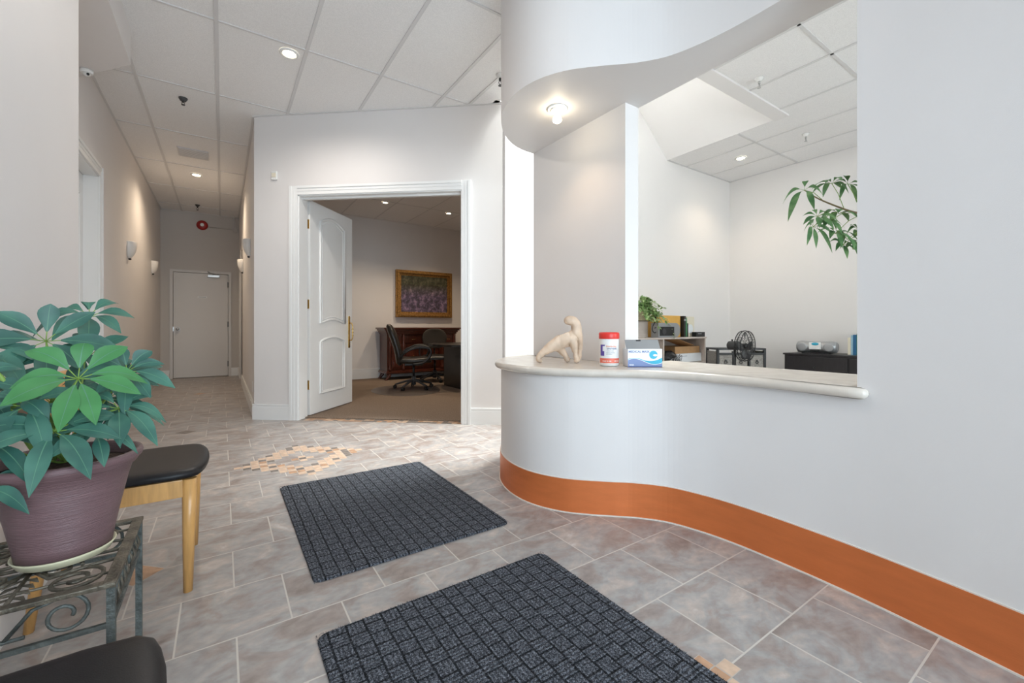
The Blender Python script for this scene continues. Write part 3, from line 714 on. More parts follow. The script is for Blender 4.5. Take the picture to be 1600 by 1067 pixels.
# ------------------------------------------------------------------ wrought iron plant stand
PX0, PX1, PY0, PY1, PZ = -0.50, -0.192, 1.212, 1.572, 0.45
t = thing('plant_stand', ((PX0 + PX1) / 2, (PY0 + PY1) / 2, 0), 'green-grey wrought iron plant stand with scrollwork holding the potted plant', 'plant stand')
ox, oy = (PX0 + PX1) / 2, (PY0 + PY1) / 2; hx, hy = (PX1 - PX0) / 2, (PY1 - PY0) / 2
for sx in (-1, 1):
    for sy in (-1, 1):
        m = MB(); m.box(sx * hx - 0.007, sx * hx + 0.007, sy * hy - 0.007, sy * hy + 0.007, 0.0, PZ - 0.004, 'iron'); m.build('leg', t)
m = MB()
for s in (-1, 1):
    m.box(-hx - 0.008, hx + 0.008, s * hy - 0.011, s * hy + 0.011, PZ - 0.010, PZ, 'bronze', 0.002); m.box(s * hx - 0.013, s * hx + 0.009, -hy - 0.008, hy + 0.008, PZ - 0.009, PZ + 0.001, 'bronze', 0.002)
m.build('top_frame', t)
m = MB()
for s in (-1, 1):
    m.box(-hx, hx, s * hy - 0.004, s * hy + 0.004, PZ - 0.095, PZ - 0.085, 'iron'); m.box(s * hx - 0.004, s * hx + 0.004, -hy, hy, PZ - 0.095, PZ - 0.085, 'iron')
m.build('lower_rail', t)
def spiral(c, r0, r1, a0, a1, n=26):
    return [(c[0] + (r0 + (r1 - r0) * k / n) * math.cos(a0 + (a1 - a0) * k / n), c[1] + (r0 + (r1 - r0) * k / n) * math.sin(a0 + (a1 - a0) * k / n)) for k in range(n + 1)]
m = MB()                                                                # scrolls lying in the top
for sx in (-1, 1):
    for sy in (-1, 1):
        P = spiral((sx * 0.085, sy * 0.115), 0.052, 0.012, PI / 2 if sx * sy > 0 else PI / 2, PI / 2 + sx * sy * 3.2 * PI)
        m.tube([(x, y, PZ - 0.006) for x, y in P], 0.0042, 'bronze', 6)
        P = spiral((sx * 0.05, sy * 0.045), 0.035, 0.008, 0, -sx * sy * 2.8 * PI)
        m.tube([(x, y, PZ - 0.006) for x, y in P], 0.004, 'bronze', 6)
        m.tube([(0, sy * 0.02, PZ - 0.006), (sx * 0.04, sy * 0.085, PZ - 0.004), (sx * 0.11, sy * 0.06, PZ - 0.005), (sx * hx, sy * 0.05, PZ - 0.006)], 0.004, 'bronze', 6)
    for k in range(5):
        y = sx * (0.06 + 0.025 * k); 
        for q in (-1, 1): m.tube([(0, y, PZ - 0.006), (q * 0.016, y + sx * 0.012, PZ - 0.004), (q * 0.026, y + sx * 0.026, PZ - 0.006)], [0.002, 0.006, 0.001], 'bronze', 6, flat=0.4)
    m.tube([(0, sx * 0.02, PZ - 0.006), (0, sx * hy, PZ - 0.006)], 0.004, 'bronze', 6)
m.tube([(-hx, 0, PZ - 0.006), (hx, 0, PZ - 0.006)], 0.004, 'bronze', 6)
for k in range(-1, 2): m.tube([(-hx, k * 0.12, PZ - 0.006), (hx, k * 0.12, PZ - 0.006)], 0.003, 'bronze', 6)
m.build('top_scrollwork', t)
for axis, s in (('x', -1), ('x', 1), ('y', -1), ('y', 1)):
    m = MB(); z0 = PZ - 0.05
    if axis == 'y':
        for q in (-1, 1):
            P = spiral((q * 0.085, z0 + 0.004), 0.040, 0.012, PI / 2, PI / 2 - q * 2.6 * PI)
            m.tube([(x, s * hy, z) for x, z in P], 0.0038, 'iron', 6)
            m.tube([(q * 0.085, s * hy, z0 + 0.044), (q * 0.04, s * hy, z0 + 0.03), (0, s * hy, z0 - 0.02)], 0.0038, 'iron', 6)
    else:
        for q in (-1, 1):
            P = spiral((q * 0.10, z0 + 0.004), 0.038, 0.010, PI / 2, PI / 2 - q * 2.6 * PI)
            m.tube([(s * hx, x, z) for x, z in P], 0.0038, 'iron', 6)
            P = spiral((q * 0.045, z0 + 0.004), 0.030, 0.008, 0, q * 2.2 * PI)
            m.tube([(s * hx, x, z) for x, z in P], 0.0038, 'iron', 6)
            for k in range(4): m.tube([(s * hx, q * (0.02 + 0.035 * k), z0 - 0.03), (s * (hx + 0.006), q * (0.03 + 0.035 * k), z0), (s * hx, q * (0.02 + 0.035 * k), z0 + 0.03)], [0.001, 0.007, 0.001], 'bronze', 6, flat=0.5)
    e0, e1 = ((-0.03, s * hy, z0 - 0.018), (0.03, s * hy, z0 - 0.018)) if axis == 'y' else ((s * hx, -0.12, z0 + 0.036), (s * hx, 0.12, z0 + 0.036))
    m.tube([e0, e1], 0.004, 'iron', 6); m.build('side_scroll', t)

# ------------------------------------------------------------------ leaves
def leaf(mb, base, d, up, L, W, m, droop=0.35, fold=0.25, n=7):
    d = Vector(d).normalized(); up = Vector(up); side = d.cross(up)
    if side.length < 1e-4: side = d.orthogonal()
    side.normalize(); up = side.cross(d).normalized()
    i = mb.mi(m); rows = []
    prof = [0.10, 0.36, 0.66, 0.90, 1.0, 0.96, 0.76, 0.42, 0.02] if n == 7 else [0.1, 0.8, 1.0, 0.7, 0.03]
    cnt = len(prof)
    for k in range(cnt):
        u = k / (cnt - 1); c = Vector(base) + d * L * (u - 0.12 * droop * u * u) - Vector((0, 0, 1)) * droop * L * u * u
        wv = prof[k] * W / 2
        rows.append((c + side * wv + up * wv * fold, c, c - side * wv + up * wv * fold))
    V = [[mb.bm.verts.new(p) for p in r] for r in rows]
    for k in range(cnt - 1):
        for j in range(2):
            fc = mb.bm.faces.new((V[k][j], V[k][j + 1], V[k + 1][j + 1], V[k + 1][j])); fc.material_index = i; fc.smooth = True
    if n == 7 and L > 0.05 and m in ('leaf', 'leaf_bright'):            # pale midrib
        q = mb.mi('leaf_vein'); ww = [0.0012 * (1 - 0.8 * k / (cnt - 1)) for k in range(cnt)]
        vv = [(mb.bm.verts.new(r_[1] + side * ww[k] + up * 0.0007), mb.bm.verts.new(r_[1] - side * ww[k] + up * 0.0007)) for k, r_ in enumerate(rows)]
        for k in range(cnt - 1):
            fc = mb.bm.faces.new((vv[k][0], vv[k][1], vv[k + 1][1], vv[k + 1][0])); fc.material_index = q
def whorl(mb, sm, c, normal, L, n, m, rd, spread=1.25, droop=0.4, W=0.36, a0=0.0, pet=0.22, arc=2 * PI):
    nrm = Vector(normal).normalized(); a = nrm.orthogonal().normalized(); b = nrm.cross(a)
    for k in range(n):
        ang = a0 + arc * k / n + rd.uniform(-0.12, 0.12); sp = spread + rd.uniform(-0.12, 0.12)
        d = (a * math.cos(ang) + b * math.sin(ang)) * math.sin(sp) + nrm * math.cos(sp)
        l = L * rd.uniform(0.82, 1.1); c0 = Vector(c); c1 = c0 + d * l * pet + nrm * 0.003
        sm.tube([tuple(c0), tuple(c1)], 0.0011 if L > 0.06 else 0.0008, 'stem', 5)
        leaf(mb, c1, d, nrm, l, l * W * rd.uniform(0.9, 1.12), m, droop * rd.uniform(0.5, 1.3))

# ------------------------------------------------------------------ big potted umbrella plant on the stand
pc = Vector((-0.302, 1.410, PZ + 0.001))
m = MB(); m.lathe([(0.0669, 0), (0.0790, 0.002), (0.0851, 0.014), (0.0882, 0.018), (0.0859, 0.020), (0.0783, 0.010), (0.0684, 0.006)], 'saucer', 40)
m.build('saucer', loc=pc, label='cream saucer under the plum plant pot on the iron stand', cat='saucer')
t = thing('potted_plant', pc + Vector((0, 0, 0.0125)), 'bushy green umbrella plant in a plum ribbed pot on the iron stand', 'plant')
m = MB(); m.lathe([(0.0731, 0), (0.0808, 0.002), (0.0851, 0.03), (0.0963, 0.09), (0.1101, 0.155), (0.1187, 0.185), (0.1256, 0.190), (0.1290, 0.196), (0.1359, 0.204), (0.1385, 0.212), (0.1359, 0.219), (0.1273, 0.220), (0.1221, 0.212), (0.1170, 0.190)], 'pot', 48, cap=(True, False)); m.build('pot', t)
m = MB(); m.lathe([(0.1195, 0.192), (0.0774, 0.200), (0.0258, 0.203), (0.0017, 0.203)], 'soil', 24); m.build('soil', t)
rd = random.Random(11)
fo = MB(); st = MB(); stem2 = MB()
CAMV = Vector((0, 0, 0.98)); orig = t.location
def nrm_to(c, upw, side=(0, 0, 0)):
    v = (CAMV - Vector(c)); v.normalize(); return (v + Vector((0, 0, 1)) * upw + Vector(side)).normalized()
W_ = [  # centre, upward tilt, leaf length, count, material, droop
    ((-0.368, 1.554, 0.946), 0.5, 0.098, 8, 'leaf', 0.25), ((-0.308, 1.659, 1.012), 1.1, 0.088, 8, 'leaf', 0.75),
    ((-0.273, 1.369, 0.863), 0.7, 0.098, 9, 'leaf_bright', 0.42), ((-0.198, 1.436, 0.870), 0.5, 0.072, 9, 'leaf', 0.40),
    ((-0.299, 1.314, 0.756), 0.9, 0.090, 8, 'leaf', 0.55), ((-0.450, 1.420, 0.860), 0.6, 0.095, 8, 'leaf', 0.45),
    ((-0.205, 1.380, 0.785), 0.9, 0.080, 8, 'leaf', 0.6), ((-0.400, 1.330, 0.745), 0.8, 0.095, 8, 'leaf', 0.65),
    ((-0.236, 1.325, 0.742), 1.0, 0.065, 6, 'leaf', 0.6), ((-0.426, 1.60, 0.80), 1.2, 0.085, 7, 'leaf', 0.5),
    ((-0.30, 1.60, 0.90), 1.0, 0.085, 7, 'leaf', 0.5), ((-0.25, 1.56, 0.84), 1.0, 0.085, 8, 'leaf', 0.5),
    ((-0.46, 1.52, 0.93), 1.0, 0.09, 7, 'leaf', 0.5), ((-0.40, 1.29, 0.66), 0.6, 0.075, 7, 'leaf', 0.7), ((-0.22, 1.50, 0.76), 1.0, 0.07, 7, 'leaf', 0.6),
    ((-0.34, 1.47, 0.80), 1.2, 0.07, 7, 'leaf', 0.4), ((-0.49, 1.33, 0.80), 0.8, 0.085, 7, 'leaf', 0.5), ((-0.42, 1.50, 0.87), 0.9, 0.08, 7, 'leaf', 0.5), ((-0.24, 1.46, 0.80), 0.8, 0.075, 7, 'leaf', 0.6), ((-0.35, 1.35, 0.81), 0.8, 0.08, 7, 'leaf', 0.6)]
stalks = [(-0.31, 1.43), (-0.28, 1.39), (-0.33, 1.45), (-0.30, 1.41)]
for i, (c, up, L, n, mm, dr) in enumerate(W_):
    cl = Vector(c) - orig
    whorl(fo, st, cl, nrm_to(c, up), L * 1.13, n, mm, rd, 1.22, dr, 0.38, a0=i * 0.9)
    bx, by = stalks[i % 4]; b0 = Vector((bx, by, orig.z + 0.20)) - orig
    mid = (b0 + cl) / 2 + Vector((0, 0, -0.02 if i % 2 else 0.03)) + (Vector((cl.x, cl.y, 0)) - Vector((b0.x, b0.y, 0))) * -0.18
    P = catmull([b0, mid, cl], 8); st.tube(P, [0.0030 - 0.0014 * k / (len(P) - 1) for k in range(len(P))], 'stem', 6)
P = catmull([Vector((-0.34, 1.45, 0.65)) - orig, Vector((-0.385, 1.44, 0.76)) - orig, Vector((-0.40, 1.42, 0.86)) - orig, Vector((-0.455, 1.40, 0.95)) - orig], 8); st.tube(P, [0.008] * 8 + [0.006] * 9 + [0.004] * 8, 'stem', 8)
P = catmull([Vector((-0.30, 1.43, 0.65)) - orig, Vector((-0.33, 1.46, 0.75)) - orig, Vector((-0.36, 1.54, 0.92)) - orig], 8); st.tube(P, 0.0045, 'stem', 8)
fo.build('foliage', t, normals=False); st.build('stem', t)

# ------------------------------------------------------------------ tall plant in the office behind the right wall
t = thing('umbrella_tree', (4.02, 0.86, 0), 'tall umbrella tree leaning into the reception opening from behind the right wall', 'plant')
m = MB(); m.lathe([(0.13, 0), (0.15, 0.01), (0.19, 0.28), (0.20, 0.30), (0.185, 0.30), (0.175, 0.26)], 'wicker', 28, cap=(True, False)); m.lathe([(0.178, 0.262), (0.01, 0.27)], 'soil', 20); m.build('pot', t)
fo = MB(); st = MB(); rd = random.Random(5); O = Vector((4.02, 0.86, 0))
tw = [((3.382, 1.331, 1.945), 0.12, 5, (-0.6, -0.2, 0.3)), ((3.542, 1.223, 1.99), 0.11, 8, (0, 0, 1)), ((3.635, 1.16, 1.985), 0.11, 6, (0.3, -0.3, 0.7)),
      ((3.457, 1.281, 1.76), 0.10, 7, (-0.5, -0.4, 0.5)), ((3.44, 1.30, 1.69), 0.11, 7, (-0.3, -0.6, 0.2)), ((3.579, 1.197, 1.78), 0.12, 7, (0, -0.3, 1)),
      ((3.56, 1.21, 1.64), 0.12, 7, (-0.2, -0.4, 0.8)), ((3.63, 1.165, 1.60), 0.11, 7, (0.1, -0.5, 0.6)), ((3.70, 1.12, 1.66), 0.11, 7, (0.3, -0.4, 0.7)), ((3.80, 1.02, 1.85), 0.12, 8, (0, 0, 1)), ((3.9, 0.95, 2.0), 0.12, 8, (0.2, 0, 1)), ((3.95, 0.8, 1.75), 0.12, 8, (0.2, -0.5, 1))]
tw += [((3.60, 1.18, 1.56), 0.11, 7, (-0.3, -0.5, 0.6)), ((3.66, 1.14, 1.53), 0.11, 7, (0.2, -0.5, 0.5)), ((3.52, 1.24, 1.72), 0.10, 6, (-0.3, -0.5, 0.8))]
tip = Vector((3.64, 1.155, 1.80)) - O
P = catmull([Vector((0.0, 0, 0.27)), Vector((0.03, 0, 1.0)), Vector((-0.05, 0.03, 1.55)), Vector((-0.25, 0.18, 1.74)), tip, Vector((3.47, 1.27, 1.88)) - O, Vector((3.382, 1.331, 1.945)) - O], 6)
st.tube(P, [max(0.0035, 0.017 - 0.0135 * (k / (len(P) - 1)) ** 0.7) for k in range(len(P))], 'bark', 8)
for c, L, n, nm in tw:
    c_ = Vector(c) - O; whorl(fo, st, c_, nm, L * 1.05, n, 'leaf_tree', rd, 1.2, 0.95, 0.34, a0=rd.random() * 6)
    q = min(P, key=lambda p: (p - c_ - Vector((0.12, -0.05, -0.1))).length); st.tube([q, (q + c_) / 2 + Vector((0, 0, 0.02)), c_], 0.0022, 'stem', 5)
fo.build('foliage', t, normals=False); st.build('trunk', t)

# ------------------------------------------------------------------ things on the counter
RT = Vector((0.828, -0.561, 0)).normalized(); FW = Vector((0.561, 0.828, 0)).normalized()
CA = math.atan2(RT.y, RT.x)
# carved stone animal
def sculpture():
    org = Vector((1.712, 2.000, 0.7655)); k = 0.000566
    J_ = {'foot': (185, 592, 0.0, .016), 'toe': (232, 590, 0.006, .013), 'heel': (176, 550, 0, .017), 'hock': (228, 500, 0, .018), 'thigh': (320, 430, 0.0, .032), 'hip': (395, 385, 0.012, .038),
         'mid': (470, 365, 0.012, .036), 'chest': (555, 330, 0.008, .033), 'should': (600, 275, 0.006, .036), 'neck': (600, 215, 0, .030), 'nape': (585, 160, 0, .029), 'head': (532, 140, 0, .031), 'nose': (462, 158, 0, .022),
         'fa1': (565, 430, -0.022, .020), 'fa2': (585, 520, -0.026, .013), 'fa3': (592, 585, -0.026, .014), 'fat': (582, 600, -0.038, .012),
         'fb1': (636, 390, 0.020, .020), 'fb2': (640, 490, 0.018, .013), 'fb3': (612, 580, 0.012, .015), 'fbt': (600, 596, 0.0, .012),
         'h2a': (430, 440, 0.040, .028), 'h2b': (475, 515, 0.042, .017), 'h2c': (505, 575, 0.038, .015), 'h2t': (530, 592, 0.030, .011)}
    E_ = [('mid', 'hip'), ('hip', 'thigh'), ('thigh', 'hock'), ('hock', 'heel'), ('heel', 'foot'), ('foot', 'toe'), ('mid', 'chest'), ('chest', 'should'), ('should', 'neck'), ('neck', 'nape'), ('nape', 'head'), ('head', 'nose'),
          ('chest', 'fa1'), ('fa1', 'fa2'), ('fa2', 'fa3'), ('fa3', 'fat'), ('should', 'fb1'), ('fb1', 'fb2'), ('fb2', 'fb3'), ('fb3', 'fbt'), ('hip', 'h2a'), ('h2a', 'h2b'), ('h2b', 'h2c'), ('h2c', 'h2t')]
    names = ['mid'] + [n for n in J_ if n != 'mid']
    vs = []
    for n in names:
        x, y, d, r = J_[n]; z = (604 - y) * k; z = max(z, r * 0.8); vs.append(((x - 420) * k, d, z))
    me = bpy.data.meshes.new('stone_sculpture'); me.from_pydata(vs, [(names.index(a), names.index(b)) for a, b in E_], [])
    me.materials.append(M['sculpt']); o = bpy.data.objects.new('stone_sculpture', me); COL.objects.link(o)
    md = o.modifiers.new('skin', 'SKIN'); md.use_smooth_shade = True
    for i, n in enumerate(names):
        me.skin_vertices[0].data[i].radius = (J_[n][3] * 1.12, J_[n][3] * 1.12)
    me.skin_vertices[0].data[0].use_root = True
    s = o.modifiers.new('sub', 'SUBSURF'); s.levels = 2; s.render_levels = 2
    tx = bpy.data.textures.new('carved', 'CLOUDS'); tx.noise_scale = 0.03
    dm = o.modifiers.new('carve', 'DISPLACE'); dm.texture = tx; dm.strength = 0.012; dm.mid_level = 0.5
    o.location = org; o.rotation_euler = (0, 0, CA)
    tag(o, 'carved cream stone animal sculpture with raised head on the countertop', 'sculpture')
sculpture()

# wipes tub
tc_ = Vector((1.808, 1.690, 0.766))
t = thing('wipes_tub', tc_, 'white wipes tub with red lid and printed label on the countertop', 'tub', rz=CA)
R = 0.054
m = MB(); m.lathe([(0.046, 0), (R, 0.006), (R, 0.150), (R - 0.004, 0.156), (R - 0.004, 0.16)], 'white', 40); m.build('body', t)
m = MB(); m.lathe([(R + 0.002, 0.152), (R + 0.003, 0.155), (R + 0.003, 0.181), (R, 0.187), (R - 0.01, 0.189)], 'red', 40); m.build('lid', t)
def wrapped(mb, a0, a1, z0, z1, m_, r=R + 0.0006, n=24, top=None):
    i = mb.mi(m_); V = []
    for k in range(n + 1):
        a = a0 + (a1 - a0) * k / n; zt = z1 if top is None else top(k / n)
        V.append((mb.bm.verts.new((r * math.sin(a), -r * math.cos(a), z0)), mb.bm.verts.new((r * math.sin(a), -r * math.cos(a), zt))))
    for k in range(n):
        fc = mb.bm.faces.new((V[k][0], V[k + 1][0], V[k + 1][1], V[k][1])); fc.material_index = i; fc.smooth = True
m = MB(); wrapped(m, -1.35, 1.35, 0.018, 0.045, 'label_red'); lb = m.build('label', t)
m = MB(); wrapped(m, -1.22, -0.72, 0.058, 0.084, 'purple', n=10); wrapped(m, -1.22, -0.92, 0.084, 0.118, 'purple', n=6); wrapped(m, -1.22, -0.66, 0.112, 0.120, 'purple', n=10)
m.build('label_emblem', lb)
Mi = Matrix.Identity(4)
def wt(txt, size, mm, ang, z): text_mesh(txt, size, mm, 'label_text', lb, Matrix.Translation((0, 0, z)), wrap=(R + 0.0012, ang), bold=0.0002)
wt('Disinfecting', 0.0125, 'orangeink', -0.52, 0.107); wt('SANITIZERS', 0.0115, 'navy', -0.46, 0.094)
wt('Surface wipes', 0.007, 'greyink', -0.44, 0.084); wt('cleans and disinfects', 0.006, 'greyink', -0.5, 0.074); wt('hard surfaces', 0.006, 'greyink', -0.5, 0.066)
wt('ready to use', 0.010, 'white', -0.92, 0.027); wt('160 wipes', 0.010, 'white', 0.28, 0.027)

# mask box
t = thing('mask_box', (1.912, 1.525, 0.766), 'white and blue face mask box with raised grey flap on the countertop', 'box', rz=CA + 0.01)
m = MB(); m.box(-0.094, 0.094, 0.0, 0.105, 0, 0.098, 'paper', 0.001); m.build('box_body', t)
m = MB()
def poly(mb, pts, m_, y):
    f_ = mb.bm.faces.new([mb.bm.verts.new((x, y, z)) for x, z in pts]); f_.material_index = mb.mi(m_)
def wave(x): return 0.030 + 0.022 * math.sin((x + 0.11) * 26)
xs = [-0.094 + 0.188 * k / 24 for k in range(25)]
poly(m, [(-0.094, 0.0), (0.094, 0.0)] + [(x, max(0.003, 0.028 + 0.016 * math.sin((x + 0.115) * 28))) for x in reversed(xs)], 'slateblue', -0.0006)
top = [(x, 0.036 + 0.013 * math.sin((x + 0.115) * 28) + max(0, x) * 0.22) for x in xs]; bot = [(x, 0.031 + 0.016 * math.sin((x + 0.115) * 28)) for x in xs]
for k in range(24): poly(m, [bot[k], bot[k + 1], top[k + 1], top[k]], 'teal', -0.0008)
cp = [(0.046 + 0.023 * math.cos(a), 0.066 + 0.023 * math.sin(a)) for a in [2 * PI * k / 24 for k in range(24)]]; poly(m, cp, 'teal', -0.0007)
cp = [(0.056 + 0.012 * math.cos(a), 0.064 + 0.006 * math.sin(a)) for a in [2 * PI * k / 24 for k in range(24)]]; poly(m, cp, 'paper', -0.0009)
poly(m, [(0.0, 0.0), (0.0, 0.0)][:0] + [(-0.094, 0), (0.094, 0), (0.094, 0.003), (-0.094, 0.003)], 'navy', -0.0009)
pr = m.build('box_print', t, normals=False)
text_mesh('MEDICAL MASK', 0.0165, 'slateblue', 'box_text', pr, Matrix.Translation((-0.090, -0.0012, 0.078)), bold=0.0004)
text_mesh('MASK', 0.010, 'paper', 'box_text', pr, Matrix.Translation((-0.086, -0.0014, 0.008)), bold=0.0003)
text_mesh('50 pcs', 0.008, 'greyink', 'box_text', pr, Matrix.Translation((0.064, -0.0012, 0.086)))
m = MB(); rot = Matrix.Translation((0, 0.012, 0.098)) @ Matrix.Rotation(math.radians(-38), 4, 'X')
m.box(-0.098, 0.088, 0, 0.002, 0.0, 0.062, 'silver', 0, rot); m.box(-0.036, -0.010, -0.001, 0.0, 0.052, 0.061, 'darkgrey', 0, rot); m.build('box_flap', t)

# ------------------------------------------------------------------ office behind the counter
# pale shelf unit on the left wall
t = thing('shelf_unit', (4.46, 3.28, 0), 'pale laminate shelf unit against the left wall of the office', 'shelf')
m = MB(); m.box(-0.90, 0.66, -0.16, 0.30, 0.845, 0.865, 'maple', 0.002); m.build('top_board', t)
for x in (-0.88, -0.20, 0.64): m = MB(); m.box(x - 0.011, x + 0.011, -0.15, 0.29, 0.0, 0.845, 'maple', 0.001); m.build('side_panel', t)
for z in (0.53, 0.10): m = MB(); m.box(-0.87, 0.63, -0.15, 0.29, z, z + 0.02, 'maple', 0.001); m.build('shelf_board', t)
m = MB(); m.box(-0.89, 0.65, 0.285, 0.295, 0.0, 0.845, 'maple'); m.build('back_panel', t)
# raised riser box with the ivy planter
m = MB(); m.box(-0.22, 0.22, -0.12, 0.12, 0.0, 0.19, 'maple', 0.003); m.build('riser_box', loc=(3.92, 3.38, 0.866), label='pale box on the shelf carrying the ivy planter', cat='box')
t = thing('ivy_planter', (4.00, 3.30, 1.056), 'trailing variegated ivy in a tan planter with a black scroll holder on the shelf', 'plant')
m = MB(); m.loops([[(sx * a, sy * b, z) for sx, sy in ((-1, -1), (1, -1), (1, 1), (-1, 1))] for z, a, b in ((0.006, 0.085, 0.07), (0.105, 0.10, 0.085), (0.110, 0.104, 0.089))], 'wicker', smooth=False); m.build('planter', t)
m = MB()
for s in (1,):
    P = [(s * 0.10, 0.0 - 0.05, 0.006), (s * 0.115, -0.05, 0.05), (s * 0.14, -0.06, 0.02), (s * 0.20, -0.07, -0.05)]
    P = catmull([(0.10, -0.085 , 0.006), (0.16, -0.09, 0.03), (0.19, -0.10, 0.0)] if s > 0 else [(-0.10, -0.085, 0.006), (-0.16, -0.09, 0.03), (-0.19, -0.10, 0.0)], 4)
    m.tube(P, 0.005, 'black', 6)
    Q = [(s * (0.150 + 0.0) , -0.13, 0.10)]
    m.tube(catmull([(s * 0.155, -0.14, 0.05), (s * 0.13, -0.145, -0.01), (s * 0.085, -0.15, -0.06), (s * 0.082, -0.15, -0.11), (s * 0.12, -0.15, -0.135), (s * 0.155, -0.15, -0.11), (s * 0.15, -0.15, -0.075), (s * 0.12, -0.15, -0.08)], 5), 0.005, 'black', 6)
    m.tube([(s * 0.155, -0.14, 0.05), (s * 0.10, -0.085, 0.012)], 0.005, 'black', 6)
m.tube([(-0.11, -0.09, 0.003), (0.11, -0.09, 0.003), (0.11, 0.09, 0.003), (-0.11, 0.09, 0.003)], 0.004, 'black', 6, True)
m.build('scroll_holder', t)
fo = MB(); st = MB(); rd = random.Random(9)
for k in range(40):
    a = rd.uniform(-1.2, 1.3) if k % 3 else rd.uniform(0, 6.28); R_ = rd.uniform(0.12, 0.40); hgt = rd.uniform(0.04, 0.24); drop = rd.uniform(0.0, 0.16) + R_ * 0.35
    p0 = Vector((rd.uniform(-0.05, 0.05), rd.uniform(-0.04, 0.04), 0.10)); e_ = Vector((math.cos(a) * R_, -abs(math.sin(a)) * R_ * 0.5 - 0.03, 0.14 + hgt - drop))
    mid = (p0 + e_) / 2 + Vector((0, 0, 0.10)); P = catmull([p0, mid, e_], 7); st.tube(P, 0.0016, 'stem', 4)
    for p in P[2:]:
        for q in range(2):
            d = Vector((rd.uniform(-1, 1), rd.uniform(-1, 0.3), rd.uniform(-0.6, 0.6))); leaf(fo, p, d, (0, -0.4, 1), rd.uniform(0.032, 0.048), rd.uniform(0.026, 0.036), 'ivy', 0.4, n=5)
for bx in (0.30,):
    P = catmull([Vector((0.12, -0.1, 0.1)), Vector((0.24, -0.16, 0.06)), Vector((0.40, -0.16, -0.12)), Vector((0.42, -0.16, -0.17))], 6); st.tube(P, 0.0018, 'stem', 4)
    for p in P[3:]:
        for q in range(2): leaf(fo, p, Vector((rd.uniform(-1, 1), -0.4, rd.uniform(-0.4, 0.6))), (0, -0.4, 1), 0.05, 0.035, 'ivy', 0.4, n=5)
fo.build('foliage', t, normals=False); st.build('vine', t)
# boxes and files standing on the shelf
Zs = 0.866
def filebox(name, x0, x1, y0, y1, h, m_, label, cat, cut=None, cutm='black'):
    t = thing(name, ((x0 + x1) / 2, (y0 + y1) / 2, Zs), label, cat); hx_ = (x1 - x0) / 2; hy_ = (y1 - y0) / 2
    m = MB(); m.box(-hx_, hx_, -hy_, hy_, 0, h, m_, 0.004); m.build('box_body', t)
    return t, hx_, hy_
t, a_, b_ = filebox('storage_box', 4.25, 4.71, 3.22, 3.40, 0.262, 'yellow', 'amber card storage box on the office shelf beside the ivy', 'box')
t = thing('office_machine', (4.33, 3.165, Zs), 'grey rounded machine with dark window in front of the amber box', 'machine')
m = MB(); P = []
for k in range(9): a = -PI / 2 + PI * k / 8; P.append((0.14 + 0.085 * math.cos(a), 0.085 + 0.085 * math.sin(a)))
P += [(-0.19, 0.17), (-0.19, 0.0)]
m.loops([[(x, -0.05, z) for x, z in P], [(x, 0.05, z) for x, z in P]], 'silver', smooth=False); m.build('housing', t)
m = MB(); m.box(-0.165, 0.10, -0.055, -0.05, 0.02, 0.125, 'black', 0.001); m.build('window', t)
m = MB(); m.cyl((-0.09, -0.058, 0.07), (-0.09, -0.055, 0.07), 0.035, 'darkgrey'); m.build('dial', t)
m = MB(); m.box(-0.02, 0.02, -0.12, 0.12, 0, 0.26, 'black', 0.003); m.box(-0.0202, 0.0202, -0.125, -0.12, 0.20, 0.22, 'silver'); m.build('binder', loc=(4.745, 3.30, Zs), label='black ring binder standing beside the amber box', cat='binder')
m = MB(); m.box(-0.017, 0.017, -0.11, 0.11, 0, 0.235, 'greenbook', 0.003); m.build('binder', loc=(4.788, 3.30, Zs), label='slim dark green binder between black binder and cream file box', cat='binder')
t = thing('magazine_file', (4.93, 3.28, Zs), 'cream magazine file with curved cut-out on the office shelf', 'file')
m = MB(); m.box(-0.085, 0.075, -0.06, 0.06, 0, 0.255, 'cream', 0.006); m.build('box_body', t)
m = MB(); m.cyl((-0.015, -0.063, 0.10), (-0.015, -0.0602, 0.10), 0.058, 'paper', 24); m.build('round_label', t)
m = MB(); m.box(-0.085, -0.065, -0.066, -0.063, 0.0, 0.17, 'black'); m.build('strip', t)
m = MB(); m.box(-0.095, 0.095, -0.03, 0.03, 0, 0.06, 'black', 0.003); m.box(-0.06, 0.02, -0.031, -0.03, 0.034, 0.044, 'silver'); m.build('desk_nameplate', loc=(5.00, 3.16, Zs), label='small black desk block at the shelf corner', cat='desk block')
# things under the top board
t = thing('cardboard_box', (4.80, 3.33, 0.662), 'open brown cardboard box under the shelf top', 'box')
m = MB(); m.box(-0.24, 0.27, -0.14, 0.14, 0, 0.085, 'card', 0.002); m.build('box_body', t)
m = MB(); m.box(-0.30, 0.10, -0.17, 0.0, 0.0, 0.003, 'card', 0, Matrix.Translation((0, -0.0, 0.10)) @ Matrix.Rotation(math.radians(14), 4, 'Y') @ Matrix.Rotation(math.radians(-8), 4, 'X')); m.build('flap', t)
m = MB(); m.box(-0.25, 0.27, -0.15, 0.15, 0, 0.105, 'paper', 0.004); m.box(-0.23, -0.04, -0.152, -0.15, 0.072, 0.078, 'greyink'); m.build('file_box', loc=(4.81, 3.32, 0.556), label='white flat box under the brown cardboard box', cat='box')
t = thing('cable_bag', (4.41, 3.19, 0.551), 'black plastic bag of cables on the shelf board', 'bag')
me = MB(); rd = random.Random(3); me.sphere((0, 0, 0.075), 0.11, 'black', (1.15, 0.8, 0.72), 20)
for v in me.bm.verts: v.co += Vector((rd.uniform(-1, 1), rd.uniform(-1, 1), rd.uniform(-1, 1) if v.co.z > 0.01 else 0)) * 0.012
